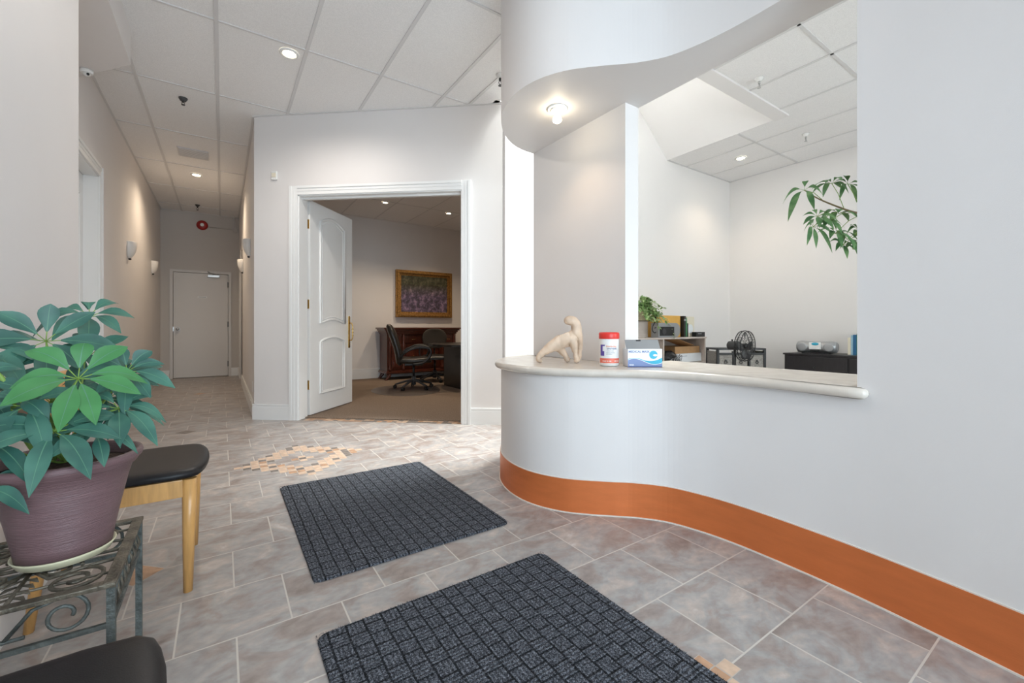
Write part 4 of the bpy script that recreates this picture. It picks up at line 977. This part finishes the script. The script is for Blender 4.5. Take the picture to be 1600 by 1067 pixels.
for v in me.bm.verts: v.co.z = max(0.0, v.co.z)
me.build('bag', t); me = MB()
for k in range(9):
    P = [Vector((rd.uniform(-0.13, 0.15), -0.09 + rd.uniform(-0.03, 0.02), rd.uniform(0.005, 0.12))) for _ in range(5)]; me.tube(catmull(P, 5), 0.0035, 'darkgrey' if k % 3 else 'silver', 5)
me.build('cable', t)

# drawer unit standing across the corner
t = thing('drawer_unit', (5.60, 2.93, 0), 'black framed unit with grey woven drawers across the office corner', 'drawers', rz=CA)
W, D, Hh = 0.64, 0.32, 0.712
m = MB()
for x in (-W / 2, W / 2 - 0.03):
    for y in (0, D - 0.03): m.box(x, x + 0.03, y, y + 0.03, 0, Hh, 'black', 0.002)
m.box(-W / 2, W / 2, 0, D, Hh - 0.022, Hh, 'black', 0.002)
for x in (-0.115, 0.095): m.box(x, x + 0.022, 0.002, 0.03, 0, Hh - 0.04, 'black')
for z in (0.64, 0.42, 0.20): m.box(-W / 2 + 0.03, W / 2 - 0.03, 0.004, 0.03, z - 0.012, z + 0.012, 'black')
m.build('frame', t)
for x0 in (-0.29, -0.093, 0.117):
    w_ = 0.175
    for z0 in (0.435, 0.215, 0.01):
        m = MB(); m.box(x0, x0 + w_, 0.012, 0.28, z0, z0 + 0.19, 'basket', 0.004); dd = m.build('drawer', t)
        m = MB(); cx = x0 + w_ / 2; m.tube([(cx + 0.018 * math.cos(a), 0.004, z0 + 0.095 + 0.018 * math.sin(a)) for a in [2 * PI * k / 12 for k in range(12)]], 0.004, 'darkgrey', 6, True); m.cyl((cx, 0.012, z0 + 0.115), (cx, 0.0, z0 + 0.115), 0.012, 'darkgrey', 10); m.build('ring_pull', dd)
for x0 in (-W / 2 + 0.004, W / 2 - 0.010):
    m = MB(); m.box(x0, x0 + 0.006, 0.03, D - 0.03, 0.03, Hh - 0.04, 'basket'); m.build('side_panel', t)

# fan
fc = Vector((5.043, 2.600, 0.768)); fd = Vector((0.01, -1.0, 0.0)).normalized()
t = thing('pedestal_fan', (fc.x - fd.x * 0.12, fc.y - fd.y * 0.12, 0), 'black pedestal fan turned sideways in front of the drawer unit', 'fan')
Bm = Matrix.Translation(fc - Vector(t.location)) @ fd.to_track_quat('Z', 'Y').to_matrix().to_4x4()
def TR(p): return tuple(Bm @ Vector(p))
m = MB()
for r, z in ((0.178, 0.0), (0.172, 0.035), (0.172, -0.035), (0.10, 0.055), (0.10, -0.06), (0.04, 0.058)):
    m.tube([TR((r * math.cos(a), r * math.sin(a), z)) for a in [2 * PI * k / 32 for k in range(32)]], 0.0045 if r > 0.17 else 0.0025, 'black', 6, True)
for k in range(30):
    a = 2 * PI * k / 30
    for s in (1, -1):
        m.tube([TR((r * math.cos(a), r * math.sin(a), s * z)) for r, z in ((0.03, 0.058), (0.10, 0.056), (0.15, 0.046), (0.172, 0.03), (0.178, 0.0))], 0.0016, 'darkgrey', 4)
m.build('cage', t)
m = MB()
for k in range(4):
    a0 = PI / 2 * k; rows = []
    for r, wv, tw_ in ((0.03, 0.018, 0.5), (0.08, 0.045, 0.45), (0.13, 0.06, 0.35), (0.155, 0.04, 0.3)):
        u = Vector((math.cos(a0), math.sin(a0), 0)); v = Vector((-math.sin(a0), math.cos(a0), 0))
        rows.append([TR(u * r + v * wv * q + Vector((0, 0, q * wv * tw_ + s * 0.0015))) for q, s in ((-1, 1), (0, 1), (1, 1), (1, -1), (0, -1), (-1, -1))])
    m.loops(rows, 'darkgrey')
m.lathe([(0.03, -0.02), (0.03, 0.02), (0.015, 0.03)], 'black', 16, Bm); m.build('blades', t)
m = MB(); m.lathe([(0.035, -0.20), (0.052, -0.185), (0.055, -0.10), (0.05, -0.065), (0.03, -0.062)], 'darkgrey', 20, Bm); m.cyl(TR((0, 0, -0.15)), tuple(Vector(TR((0, 0, -0.15))) + Vector((0, 0, 0.075))), 0.008, 'black', 8); m.build('motor_housing', t)
m = MB(); m.cyl((0, 0, 0.02), (0, 0, 0.72), 0.014, 'black', 12); m.cyl((0, 0, 0.02), (0, 0, 0.45), 0.020, 'black', 12); m.build('pole', t)
m = MB(); m.lathe([(0.18, 0), (0.18, 0.012), (0.16, 0.022), (0.03, 0.035), (0.025, 0.05)], 'black', 28); m.build('base', t)

# black cabinet, boombox and books
t = thing('black_cabinet', (6.28, 1.95, 0), 'long black-brown cabinet against the back wall of the office', 'cabinet')
m = MB(); m.box(-0.23, 0.23, -0.72, 0.66, 0.035, 0.635, 'blackwood', 0.003); m.build('carcass', t)
m = MB(); m.box(-0.245, 0.235, -0.735, 0.675, 0.635, 0.655, 'blackwood', 0.003); m.build('top_board', t)
for y in (-0.375, 0.315):
    m = MB(); m.box(-0.245, -0.231, y - 0.333, y + 0.333, 0.06, 0.615, 'blackwood', 0.002); dd = m.build('door', t)
    m = MB(); m.sphere((-0.253, y, 0.49), 0.012, 'black', seg=10); m.build('knob', dd)
m = MB(); m.box(-0.2, 0.2, -0.69, 0.63, 0, 0.035, 'black'); m.build('plinth', t)
t = thing('boombox', (6.20, 2.30, 0.656), 'silver portable stereo with green display on the black cabinet', 'stereo', rz=0.1)
def ell(y, w, h, z, n=16): return [(w * math.cos(a), y, z + h * math.sin(a)) for a in [2 * PI * k / n for k in range(n)]]
m = MB(); m.loops([ell(y, w_, h_, 0.082) for y, w_, h_ in ((-0.215, 0.05, 0.045), (-0.20, 0.075, 0.068), (-0.16, 0.088, 0.076), (-0.08, 0.085, 0.070), (0, 0.082, 0.066), (0.08, 0.085, 0.070), (0.16, 0.088, 0.076), (0.20, 0.075, 0.068), (0.215, 0.05, 0.045))], 'silver'); m.build('housing', t)
for y in (-0.14, 0.14):
    m = MB(); mt = Matrix.Translation((-0.083, y, 0.082)) @ Matrix.Rotation(-PI / 2, 4, 'Y'); m.lathe([(0.055, 0), (0.053, 0.005), (0.04, 0.007), (0.002, 0.007)], 'silver', 24, mt, cap=(True, True)); m.build('speaker_grille', t)
m = MB(); m.box(-0.092, -0.07, -0.062, 0.062, 0.055, 0.142, 'white', 0.004); pn = m.build('control_panel', t)
m = MB(); m.sphere((-0.092, -0.003, 0.122), 0.03, 'teal', (0.12, 1.3, 0.6), 16); m.build('display', pn)
m = MB(); m.box(-0.0935, -0.09, -0.05, 0.05, 0.036, 0.052, 'black', 0.001); m.build('tape_door', t)
m = MB(); m.box(-0.06, 0.06, -0.15, 0.15, 0, 0.016, 'black', 0.004); m.build('base', t)
bk = [(0.030, 0.205, 'cream', 'cream spined book at the end of the row'), (0.018, 0.235, 'lightblue', 'pale blue thin book beside the cream one on the cabinet'), (0.034, 0.24, 'bluebook', 'deep blue book in the row on the cabinet'), (0.036, 0.255, 'greenbook', 'green book beside the deep blue one on the cabinet'), (0.022, 0.265, 'cream', 'thin tall cream book next to the green book'), (0.026, 0.25, 'paper', 'white spined book beside the thin cream one'), (0.03, 0.28, 'yellow', 'amber spined book at the hidden end of the row')]
y = 1.985
for w_, h_, mm, lb_ in bk:
    t = thing('book', (6.30, y - w_ / 2, 0.656), lb_, 'book', group='books on the black cabinet')
    m = MB(); m.box(-0.085, 0.085, -w_ / 2, -w_ / 2 + 0.003, 0, h_, mm); m.box(-0.085, 0.085, w_ / 2 - 0.003, w_ / 2, 0, h_, mm); m.box(-0.088, -0.083, -w_ / 2, w_ / 2, 0, h_, mm, 0.001); m.build('cover', t)
    m = MB(); m.box(-0.082, 0.08, -w_ / 2 + 0.003, w_ / 2 - 0.003, 0.003, h_ - 0.004, 'paper'); m.build('pages', t)
    y -= w_ + 0.002

# ------------------------------------------------------------------ meeting room
t = thing('framed_painting', (3.437, 8.262, 1.66), 'large gilt framed painting of mottled violet and green on the meeting room wall', 'painting')
m = MB(); m.box(-0.50, 0.50, -0.008, 0.0, -0.37, 0.37, 'canvas'); m.build('canvas', t)
m = MB(); w2, h2 = 0.605, 0.47
for (a, b, dp) in ((0.0, 0.022, 0.035), (0.022, 0.062, 0.055), (0.062, 0.085, 0.028), (0.085, 0.108, 0.016)):
    for (x0, x1, z0, z1) in ((-w2 + a, w2 - a, h2 - b, h2 - a), (-w2 + a, w2 - a, -h2 + a, -h2 + b), (-w2 + a, -w2 + b, -h2 + b, h2 - b), (w2 - b, w2 - a, -h2 + b, h2 - b)):
        m.box(x0, x1, -dp, 0.03, z0, z1, 'gold', 0.004)
m.build('frame', t)

t = thing('credenza', (3.22, 8.02, 0), 'dark carved mahogany credenza against the meeting room wall', 'credenza')
m = MB(); m.prism([(-0.70, -0.20), (-0.36, -0.20), (-0.36, -0.13), (0.36, -0.13), (0.36, -0.20), (0.70, -0.20), (0.70, 0.24), (-0.70, 0.24)], 0.16, 0.90, 'mahogany'); m.build('carcass', t)
m = MB()
for z0, z1, e in ((0.86, 0.89, 0.015), (0.89, 0.925, 0.035), (0.925, 0.955, 0.06), (0.955, 0.985, 0.085)): m.box(-0.70 - e, 0.70 + e, -0.20 - e, 0.24, z0, z1, 'mahogany', 0.006)
m.build('crown_top', t)
m = MB(); m.box(-0.72, 0.72, -0.23, 0.24, 0.12, 0.18, 'mahogany', 0.008); m.box(-0.735, 0.735, -0.245, 0.24, 0.135, 0.155, 'mahogany', 0.006); m.build('plinth_moulding', t)
for sx in (-1, 1):
    for sy in (-0.20, 0.20):
        m = MB(); m.tube([(sx * 0.66, sy, 0.12), (sx * 0.67, sy, 0.08), (sx * 0.72, sy - 0.02, 0.02), (sx * 0.745, sy - 0.03, 0.012)], [0.045, 0.035, 0.022, 0.015], 'mahogany', 10); m.build('leg', t)
for x in (-0.655, -0.395, 0.395, 0.655):
    m = MB(); m.lathe([(0.026, 0.18), (0.03, 0.22), (0.020, 0.24), (0.026, 0.30), (0.024, 0.60), (0.030, 0.66), (0.020, 0.69), (0.032, 0.76), (0.032, 0.80), (0.022, 0.83), (0.028, 0.86)], 'mahogany', 14, Matrix.Translation((x, -0.215, 0))); m.build('turned_column', t)
for x0, x1, y in ((-0.62, -0.43, -0.205), (0.43, 0.62, -0.205), (-0.34, -0.01, -0.135), (0.01, 0.34, -0.135)):
    m = MB(); m.box(x0, x1, y - 0.012, y, 0.21, 0.66, 'mahogany', 0.003); m.box(x0 + 0.03, x1 - 0.03, y - 0.02, y - 0.01, 0.25, 0.62, 'mahogany', 0.006); dd = m.build('door', t)
    m = MB(); m.sphere(((x0 + x1) / 2, y - 0.03, 0.44), 0.012, 'brass', seg=10); m.build('knob', dd)
    m = MB(); m.box(x0, x1, y - 0.012, y, 0.69, 0.83, 'mahogany', 0.004); dd = m.build('drawer', t)
    m = MB(); cx = (x0 + x1) / 2; m.tube([(cx - 0.035, y - 0.012, 0.77), (cx - 0.03, y - 0.03, 0.755), (cx + 0.03, y - 0.03, 0.755), (cx + 0.035, y - 0.012, 0.77)], 0.004, 'brass', 6); m.build('handle', dd)

m = MB(); pts = [(0.62 * math.cos(a) * 1.0, 0.50 * math.sin(a)) for a in [2 * PI * k / 36 for k in range(36)]]
m.prism(pts, 0.0125, 0.016, 'smoke'); m.build('chair_mat', loc=(2.36, 6.42, 0), rz=PI / 2, label='dark smoked chair mat on the meeting room carpet', cat='mat')

def star_base(t, r=0.30, z=0.0165):
    for k in range(5):
        a = 2 * PI * k / 5 + 0.35; c_, s_ = math.cos(a), math.sin(a)
        m = MB(); P = [(0, 0, z + 0.135), (c_ * r * 0.4, s_ * r * 0.4, z + 0.115), (c_ * r * 0.85, s_ * r * 0.85, z + 0.075), (c_ * r, s_ * r, z + 0.062)]
        m.tube(catmull(P, 4), [0.026] * 4 + [0.021] * 5 + [0.016] * 4, 'darkgrey', 8, flat=0.75); lg = m.build('base_arm', t)
        m = MB()
        for q in (-0.014, 0.014): m.cyl((c_ * r - s_ * (q - 0.008), s_ * r + c_ * (q - 0.008), z + 0.027), (c_ * r - s_ * (q + 0.008), s_ * r + c_ * (q + 0.008), z + 0.027), 0.027, 'black', 14)
        m.cyl((c_ * r, s_ * r, z + 0.03), (c_ * r, s_ * r, z + 0.065), 0.008, 'black', 8); m.build('caster', lg)
    m = MB(); m.cyl((0, 0, z + 0.06), (0, 0, z + 0.20), 0.035, 'darkgrey', 16); m.cyl((0, 0, z + 0.20), (0, 0, z + 0.38), 0.020, 'black', 14); m.build('gas_lift', t)
t = thing('executive_chair', (2.52, 6.50, 0), 'high-backed black leather executive chair facing the dark desk', 'chair', rz=CA + 0.25)
star_base(t)
def padded(mb, secs, m_, n=20, pw=3.0):
    """secs: list of (centre, axis_u half, axis_v half, u vec, v vec) super-ellipse sections"""
    rings = []
    for c_, a, b, u, v in secs:
        ring = []
        for k in range(n):
            th = 2 * PI * k / n; cs, sn = math.cos(th), math.sin(th)
            ring.append(tuple(Vector(c_) + Vector(u) * a * math.copysign(abs(cs) ** (2 / pw), cs) + Vector(v) * b * math.copysign(abs(sn) ** (2 / pw), sn)))
        rings.append(ring)
    mb.loops(rings, m_)
m = MB(); padded(m, [((x, 0, z), w_, h_, (0, 1, 0), (0, 0, 1)) for x, z, w_, h_ in ((-0.24, 0.47, 0.20, 0.035), (-0.20, 0.47, 0.24, 0.05), (0.0, 0.465, 0.255, 0.052), (0.18, 0.475, 0.25, 0.052), (0.25, 0.465, 0.23, 0.04), (0.27, 0.45, 0.19, 0.015))], 'exec'); m.build('seat', t)
m = MB(); padded(m, [((x, 0, z), w_, th, (0, 1, 0), (1, 0, 0.15)) for x, z, w_, th in ((-0.205, 0.40, 0.18, 0.03), (-0.22, 0.44, 0.23, 0.05), (-0.225, 0.55, 0.25, 0.06), (-0.255, 0.68, 0.255, 0.055), (-0.30, 0.82, 0.26, 0.06), (-0.345, 0.94, 0.25, 0.06), (-0.375, 1.01, 0.22, 0.045), (-0.385, 1.035, 0.17, 0.02))], 'exec'); m.build('backrest', t)
for s in (-1, 1):
    m = MB(); y_ = s * 0.29
    m.tube(catmull([(-0.20, s * 0.25, 0.52), (-0.14, y_, 0.60), (0.0, y_, 0.665), (0.15, y_, 0.675), (0.235, y_, 0.65), (0.25, y_, 0.58), (0.19, y_, 0.48), (0.10, s * 0.27, 0.43), (-0.02, s * 0.25, 0.42)], 5), 0.019, 'black', 8)
    m.tube(catmull([(-0.11, y_, 0.63), (0.02, y_, 0.685), (0.15, y_, 0.695), (0.225, y_, 0.675)], 4), [0.018] * 4 + [0.027] * 5 + [0.022] * 4, 'exec', 8, flat=0.6); m.build('armrest', t)
m = MB(); m.box(-0.14, 0.14, -0.10, 0.10, 0.385, 0.425, 'black', 0.01); m.tube([(0.05, -0.10, 0.40), (0.05, -0.24, 0.39)], 0.006, 'black', 6); m.build('seat_mechanism', t)
t = thing('mesh_chair', (3.20, 7.22, 0), 'round-backed dark mesh chair behind the desk', 'chair', rz=CA - PI / 2 + 0.2)
star_base(t, 0.28, 0.0125)
m = MB(); padded(m, [((x, 0, z), w_, h_, (0, 1, 0), (0, 0, 1)) for x, z, w_, h_ in ((-0.23, 0.45, 0.18, 0.03), (-0.18, 0.45, 0.22, 0.045), (0.1, 0.45, 0.24, 0.045), (0.22, 0.44, 0.20, 0.03), (0.24, 0.43, 0.15, 0.01))], 'exec'); m.build('seat', t)
m = MB(); padded(m, [((-0.25 + 0.02 * (1 - (w_ / 0.23)), 0, z), w_, 0.018, (0, 1, 0), (1, 0, 0)) for z, w_ in ((0.60, 0.10), (0.63, 0.17), (0.70, 0.215), (0.80, 0.23), (0.88, 0.205), (0.94, 0.15), (0.965, 0.07))], 'mesh', pw=2.2); m.build('backrest', t)
m = MB(); m.tube([(-0.20, 0, 0.42), (-0.29, 0, 0.46), (-0.285, 0, 0.66)], 0.016, 'black', 8); m.build('back_post', t)
for s in (-1, 1): m = MB(); m.tube(catmull([(-0.05, s * 0.22, 0.42), (-0.05, s * 0.27, 0.50), (-0.05, s * 0.27, 0.62), (0.12, s * 0.27, 0.63)], 4), 0.013, 'black', 8); m.build('armrest', t)
t = thing('desk', (3.6, 6.22, 0), 'dark ebony executive desk cut off by the right door casing', 'desk')
m = MB(); P = []
for k in range(13): a = PI / 2 + PI * k / 12; P.append((-0.48 + 0.40 * math.cos(a), 0.62 * math.sin(a)))
P += [(0.95, -0.62), (0.95, 0.62)]
m.prism(P, 0.690, 0.722, 'ebony'); m.build('desktop', t)
m = MB(); m.box(-0.50, -0.05, -0.36, 0.40, 0.0125, 0.690, 'ebony', 0.003); m.build('pedestal', t)
m = MB(); m.box(0.55, 0.93, -0.50, 0.50, 0.0125, 0.690, 'ebony', 0.003); m.build('pedestal', t)
m = MB(); m.box(-0.05, 0.55, 0.30, 0.33, 0.2, 0.690, 'ebony', 0.002); m.build('modesty_panel', t)

# ------------------------------------------------------------------ ceiling fittings
def downlight(loc, label, power, group, r=0.075, col=(1.0, 0.80, 0.58), angle=120):
    t = thing('downlight', loc, label, 'ceiling light', group=group)
    m = MB(); m.lathe([(r, 0.0), (r, -0.006), (r * 0.88, -0.012), (r * 0.68, -0.010), (r * 0.62, 0.0)], 'white', 28, cap=(False, False)); m.build('trim_ring', t)
    m = MB(); m.lathe([(r * 0.66, -0.002), (r * 0.5, -0.004), (0.002, -0.004)], 'glow', 20); m.build('bulb', t)
    spot('downlight_lamp', (loc[0], loc[1], loc[2] - 0.03), power, col, angle)
downlight((0.458, 3.941, CH - 0.001), 'round white downlight in the lobby ceiling above the mats', 26, 'downlights', angle=165, col=(1.0, 0.93, 0.86))
downlight((0.458, 1.52, CH - 0.001), 'added unseen downlight in the lobby ceiling over the camera end mat', 6, 'downlights', angle=165, col=(1.0, 0.93, 0.86))  # extra fitting out of view, added to brighten the lobby
downlight((-0.313, 7.844, CH - 0.001), 'round white downlight in the corridor ceiling beyond the vent', 28, 'downlights', angle=150)
downlight((5.713, 3.0, CH - 0.001), 'round white downlight in the office ceiling near the back corner', 10, 'downlights')
downlight((2.25, 7.08, 3.069), 'meeting room downlight nearer the open door leaf', 30, 'downlights', 0.06)
downlight((3.421, 7.104, 3.069), 'meeting room downlight nearer the right casing', 30, 'downlights', 0.06)
spot('meeting_room_fill', (3.4, 5.2, 3.0), 30, (1.0, 0.80, 0.58), 140)  # added warm fill spot, it has no fitting of its own
# eyeball lamp in the soffit
t = thing('eyeball_downlight', (1.735, 2.055, 2.3495), 'eyeball spotlight with bare lit bulb in the curved soffit', 'ceiling light')
m = MB(); m.lathe([(0.064, 0.0), (0.064, -0.005), (0.056, -0.010), (0.047, -0.008), (0.045, 0.0)], 'white', 28, cap=(False, False)); m.build('trim_ring', t)
m = MB(); m.lathe([(0.045, -0.001), (0.042, -0.014), (0.032, -0.022), (0.028, -0.018), (0.02, -0.004), (0.002, -0.002)], 'white', 24, cap=(False, True)); m.build('eyeball', t)
m = MB(); m.lathe([(0.013, -0.002), (0.014, -0.035), (0.022, -0.052), (0.0275, -0.068), (0.026, -0.078), (0.018, -0.085), (0.002, -0.087)], 'glow', 20); m.build('bulb', t)
spot('soffit_lamp', (1.735, 2.055, 2.24), 2.5, (1.0, 0.74, 0.50), 130)

def sprinkler(loc, label, escutcheon='white', head='steel', drop=0.05):
    t = thing('sprinkler_head', loc, label, 'sprinkler', group='ceiling sprinkler heads')
    m = MB(); m.lathe([(0.038, 0), (0.034, -0.012), (0.022, -0.03), (0.018, -0.032)], escutcheon, 20); m.build('escutcheon', t)
    m = MB(); m.cyl((0, 0, -0.03), (0, 0, -0.03 - drop * 0.4), 0.011, head, 10)
    for s in (-1, 1): m.tube([(s * 0.006, 0, -0.03 - drop * 0.4), (s * 0.013, 0, -0.03 - drop * 0.75), (0, 0, -0.03 - drop * 1.1)], 0.003, head, 6)
    m.cyl((0, 0, -0.03 - drop * 1.1), (0, 0, -0.034 - drop * 1.1), 0.016, head, 14); m.build('nozzle', t)
sprinkler((4.024, 1.948, CH - 0.001), 'brass-headed sprinkler in the office ceiling closest to the curved fascia')
sprinkler((5.630, 2.202, CH - 0.001), 'white cupped sprinkler further into the office ceiling')
sprinkler((-0.317, 5.30, CH - 0.001), 'dark sprinkler rosette in the corridor ceiling before the vent', 'darkgrey', 'darkgrey', 0.03)
sprinkler((-0.374, 9.75, CH - 0.001), 'small dark sprinkler in front of the corridor end wall', 'darkgrey', 'black', 0.06)
sprinkler((2.055, 3.22, CH - 0.001), 'sprinkler half hidden behind the curved fascia', 'white', 'black', 0.06)
t = thing('ceiling_vent', (-0.305, 6.90, CH - 0.002), 'white slotted return vent in the corridor ceiling', 'vent')
m = MB(); m.box(-0.165, 0.165, -0.165, 0.165, -0.008, 0, 'tbar', 0.002); m.build('frame', t)
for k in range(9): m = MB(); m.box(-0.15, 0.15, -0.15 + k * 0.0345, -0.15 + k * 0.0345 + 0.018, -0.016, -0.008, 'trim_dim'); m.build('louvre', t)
t = thing('security_camera', (-0.870, 4.60, 2.98), 'small white dome camera under the bulkhead on the left', 'camera')
m = MB(); m.lathe([(0.04, 0.0), (0.04, -0.02), (0.034, -0.028)], 'white', 20); m.build('housing', t)
m = MB(); m.sphere((0, 0, -0.028), 0.024, 'white', (1, 1, 0.9), 14); m.sphere((0.010, -0.016, -0.036), 0.010, 'black', seg=10); m.build('lens_dome', t)

# wall sconces
def sconce(loc, rz, label, power=0):
    t = thing('wall_sconce', loc, label, 'wall light', rz=rz, group='white half-bowl wall sconces')
    m = MB(); rings = []
    for z, r in ((0.105, 0.088), (0.10, 0.092), (0.05, 0.090), (0.0, 0.082), (-0.05, 0.064), (-0.085, 0.040), (-0.10, 0.018)):
        rings.append([(r * 0.95 * math.sin(PI * k / 14), r * math.cos(PI * k / 14), z) for k in range(15)])
    m.loops(rings, 'sconce', closed=True, cap=(False, True)); m.build('shade', t)
    m = MB(); m.sphere((0.018, 0, -0.108), 0.016, 'darkgrey', (1, 1, 0.8), 10); m.build('finial', t)
    m = MB(); m.box(0.0, 0.008, -0.045, 0.045, -0.09, 0.10, 'steel'); m.build('back_plate', t)
sconce((-0.97, 7.093, 1.945), 0, 'first half-bowl sconce on the left corridor wall')
sconce((-0.97, 9.257, 1.982), 0, 'half-bowl sconce on the left corridor wall closer to the end door')
sconce((0.29, 6.231, 1.967), PI, 'larger-looking half-bowl sconce on the right corridor wall by the corner')
sconce((0.29, 8.30, 1.99), PI, 'half-bowl sconce on the right corridor wall in front of the side doorway')

t = thing('fire_alarm_bell', (-0.325, 10.449, 3.008), 'round red fire alarm bell high above the corridor end door', 'alarm bell')
mt = Matrix.Rotation(PI / 2, 4, 'X')
m = MB(); m.lathe([(0.095, 0.0), (0.095, 0.015), (0.082, 0.04), (0.045, 0.055), (0.035, 0.052)], 'firered', 28, mt); m.build('gong', t)
m = MB(); m.lathe([(0.032, 0.05), (0.032, 0.06), (0.02, 0.064)], 'white', 18, mt); m.build('hub', t)
t = thing('conduit_run', (0.0, 10.445, 0), 'painted conduit and junction box running from the alarm bell', 'conduit')
m = MB(); m.tube([(-0.22, -0.008, 2.985), (0.20, -0.008, 2.985), (0.22, -0.008, 3.0), (0.22, -0.008, CH)], 0.008, 'block', 8); m.build('pipe', t)
m = MB(); m.box(0.19, 0.26, -0.04, 0.0, 2.93, 3.02, 'block', 0.004); m.build('junction_box', t)
t = thing('motion_sensor', (*dw(0.240, -0.001), 2.596), 'small white motion sensor on the wall beside the doorway casing', 'sensor', rz=DANG)
m = MB(); m.box(-0.032, 0.032, -0.022, 0, -0.045, 0.045, 'white', 0.006); m.build('housing', t)
m = MB(); m.box(-0.022, 0.022, -0.025, -0.021, -0.02, 0.025, 'cream', 0.003); m.build('lens', t)
m = MB(); m.box(-0.004, 0.0, -0.04, 0.04, 0.25, 0.36, 'white', 0.001); m.build('outlet_plate', loc=(0.29, 5.75, 0), label='white outlet plate low on the right corridor wall', cat='outlet')
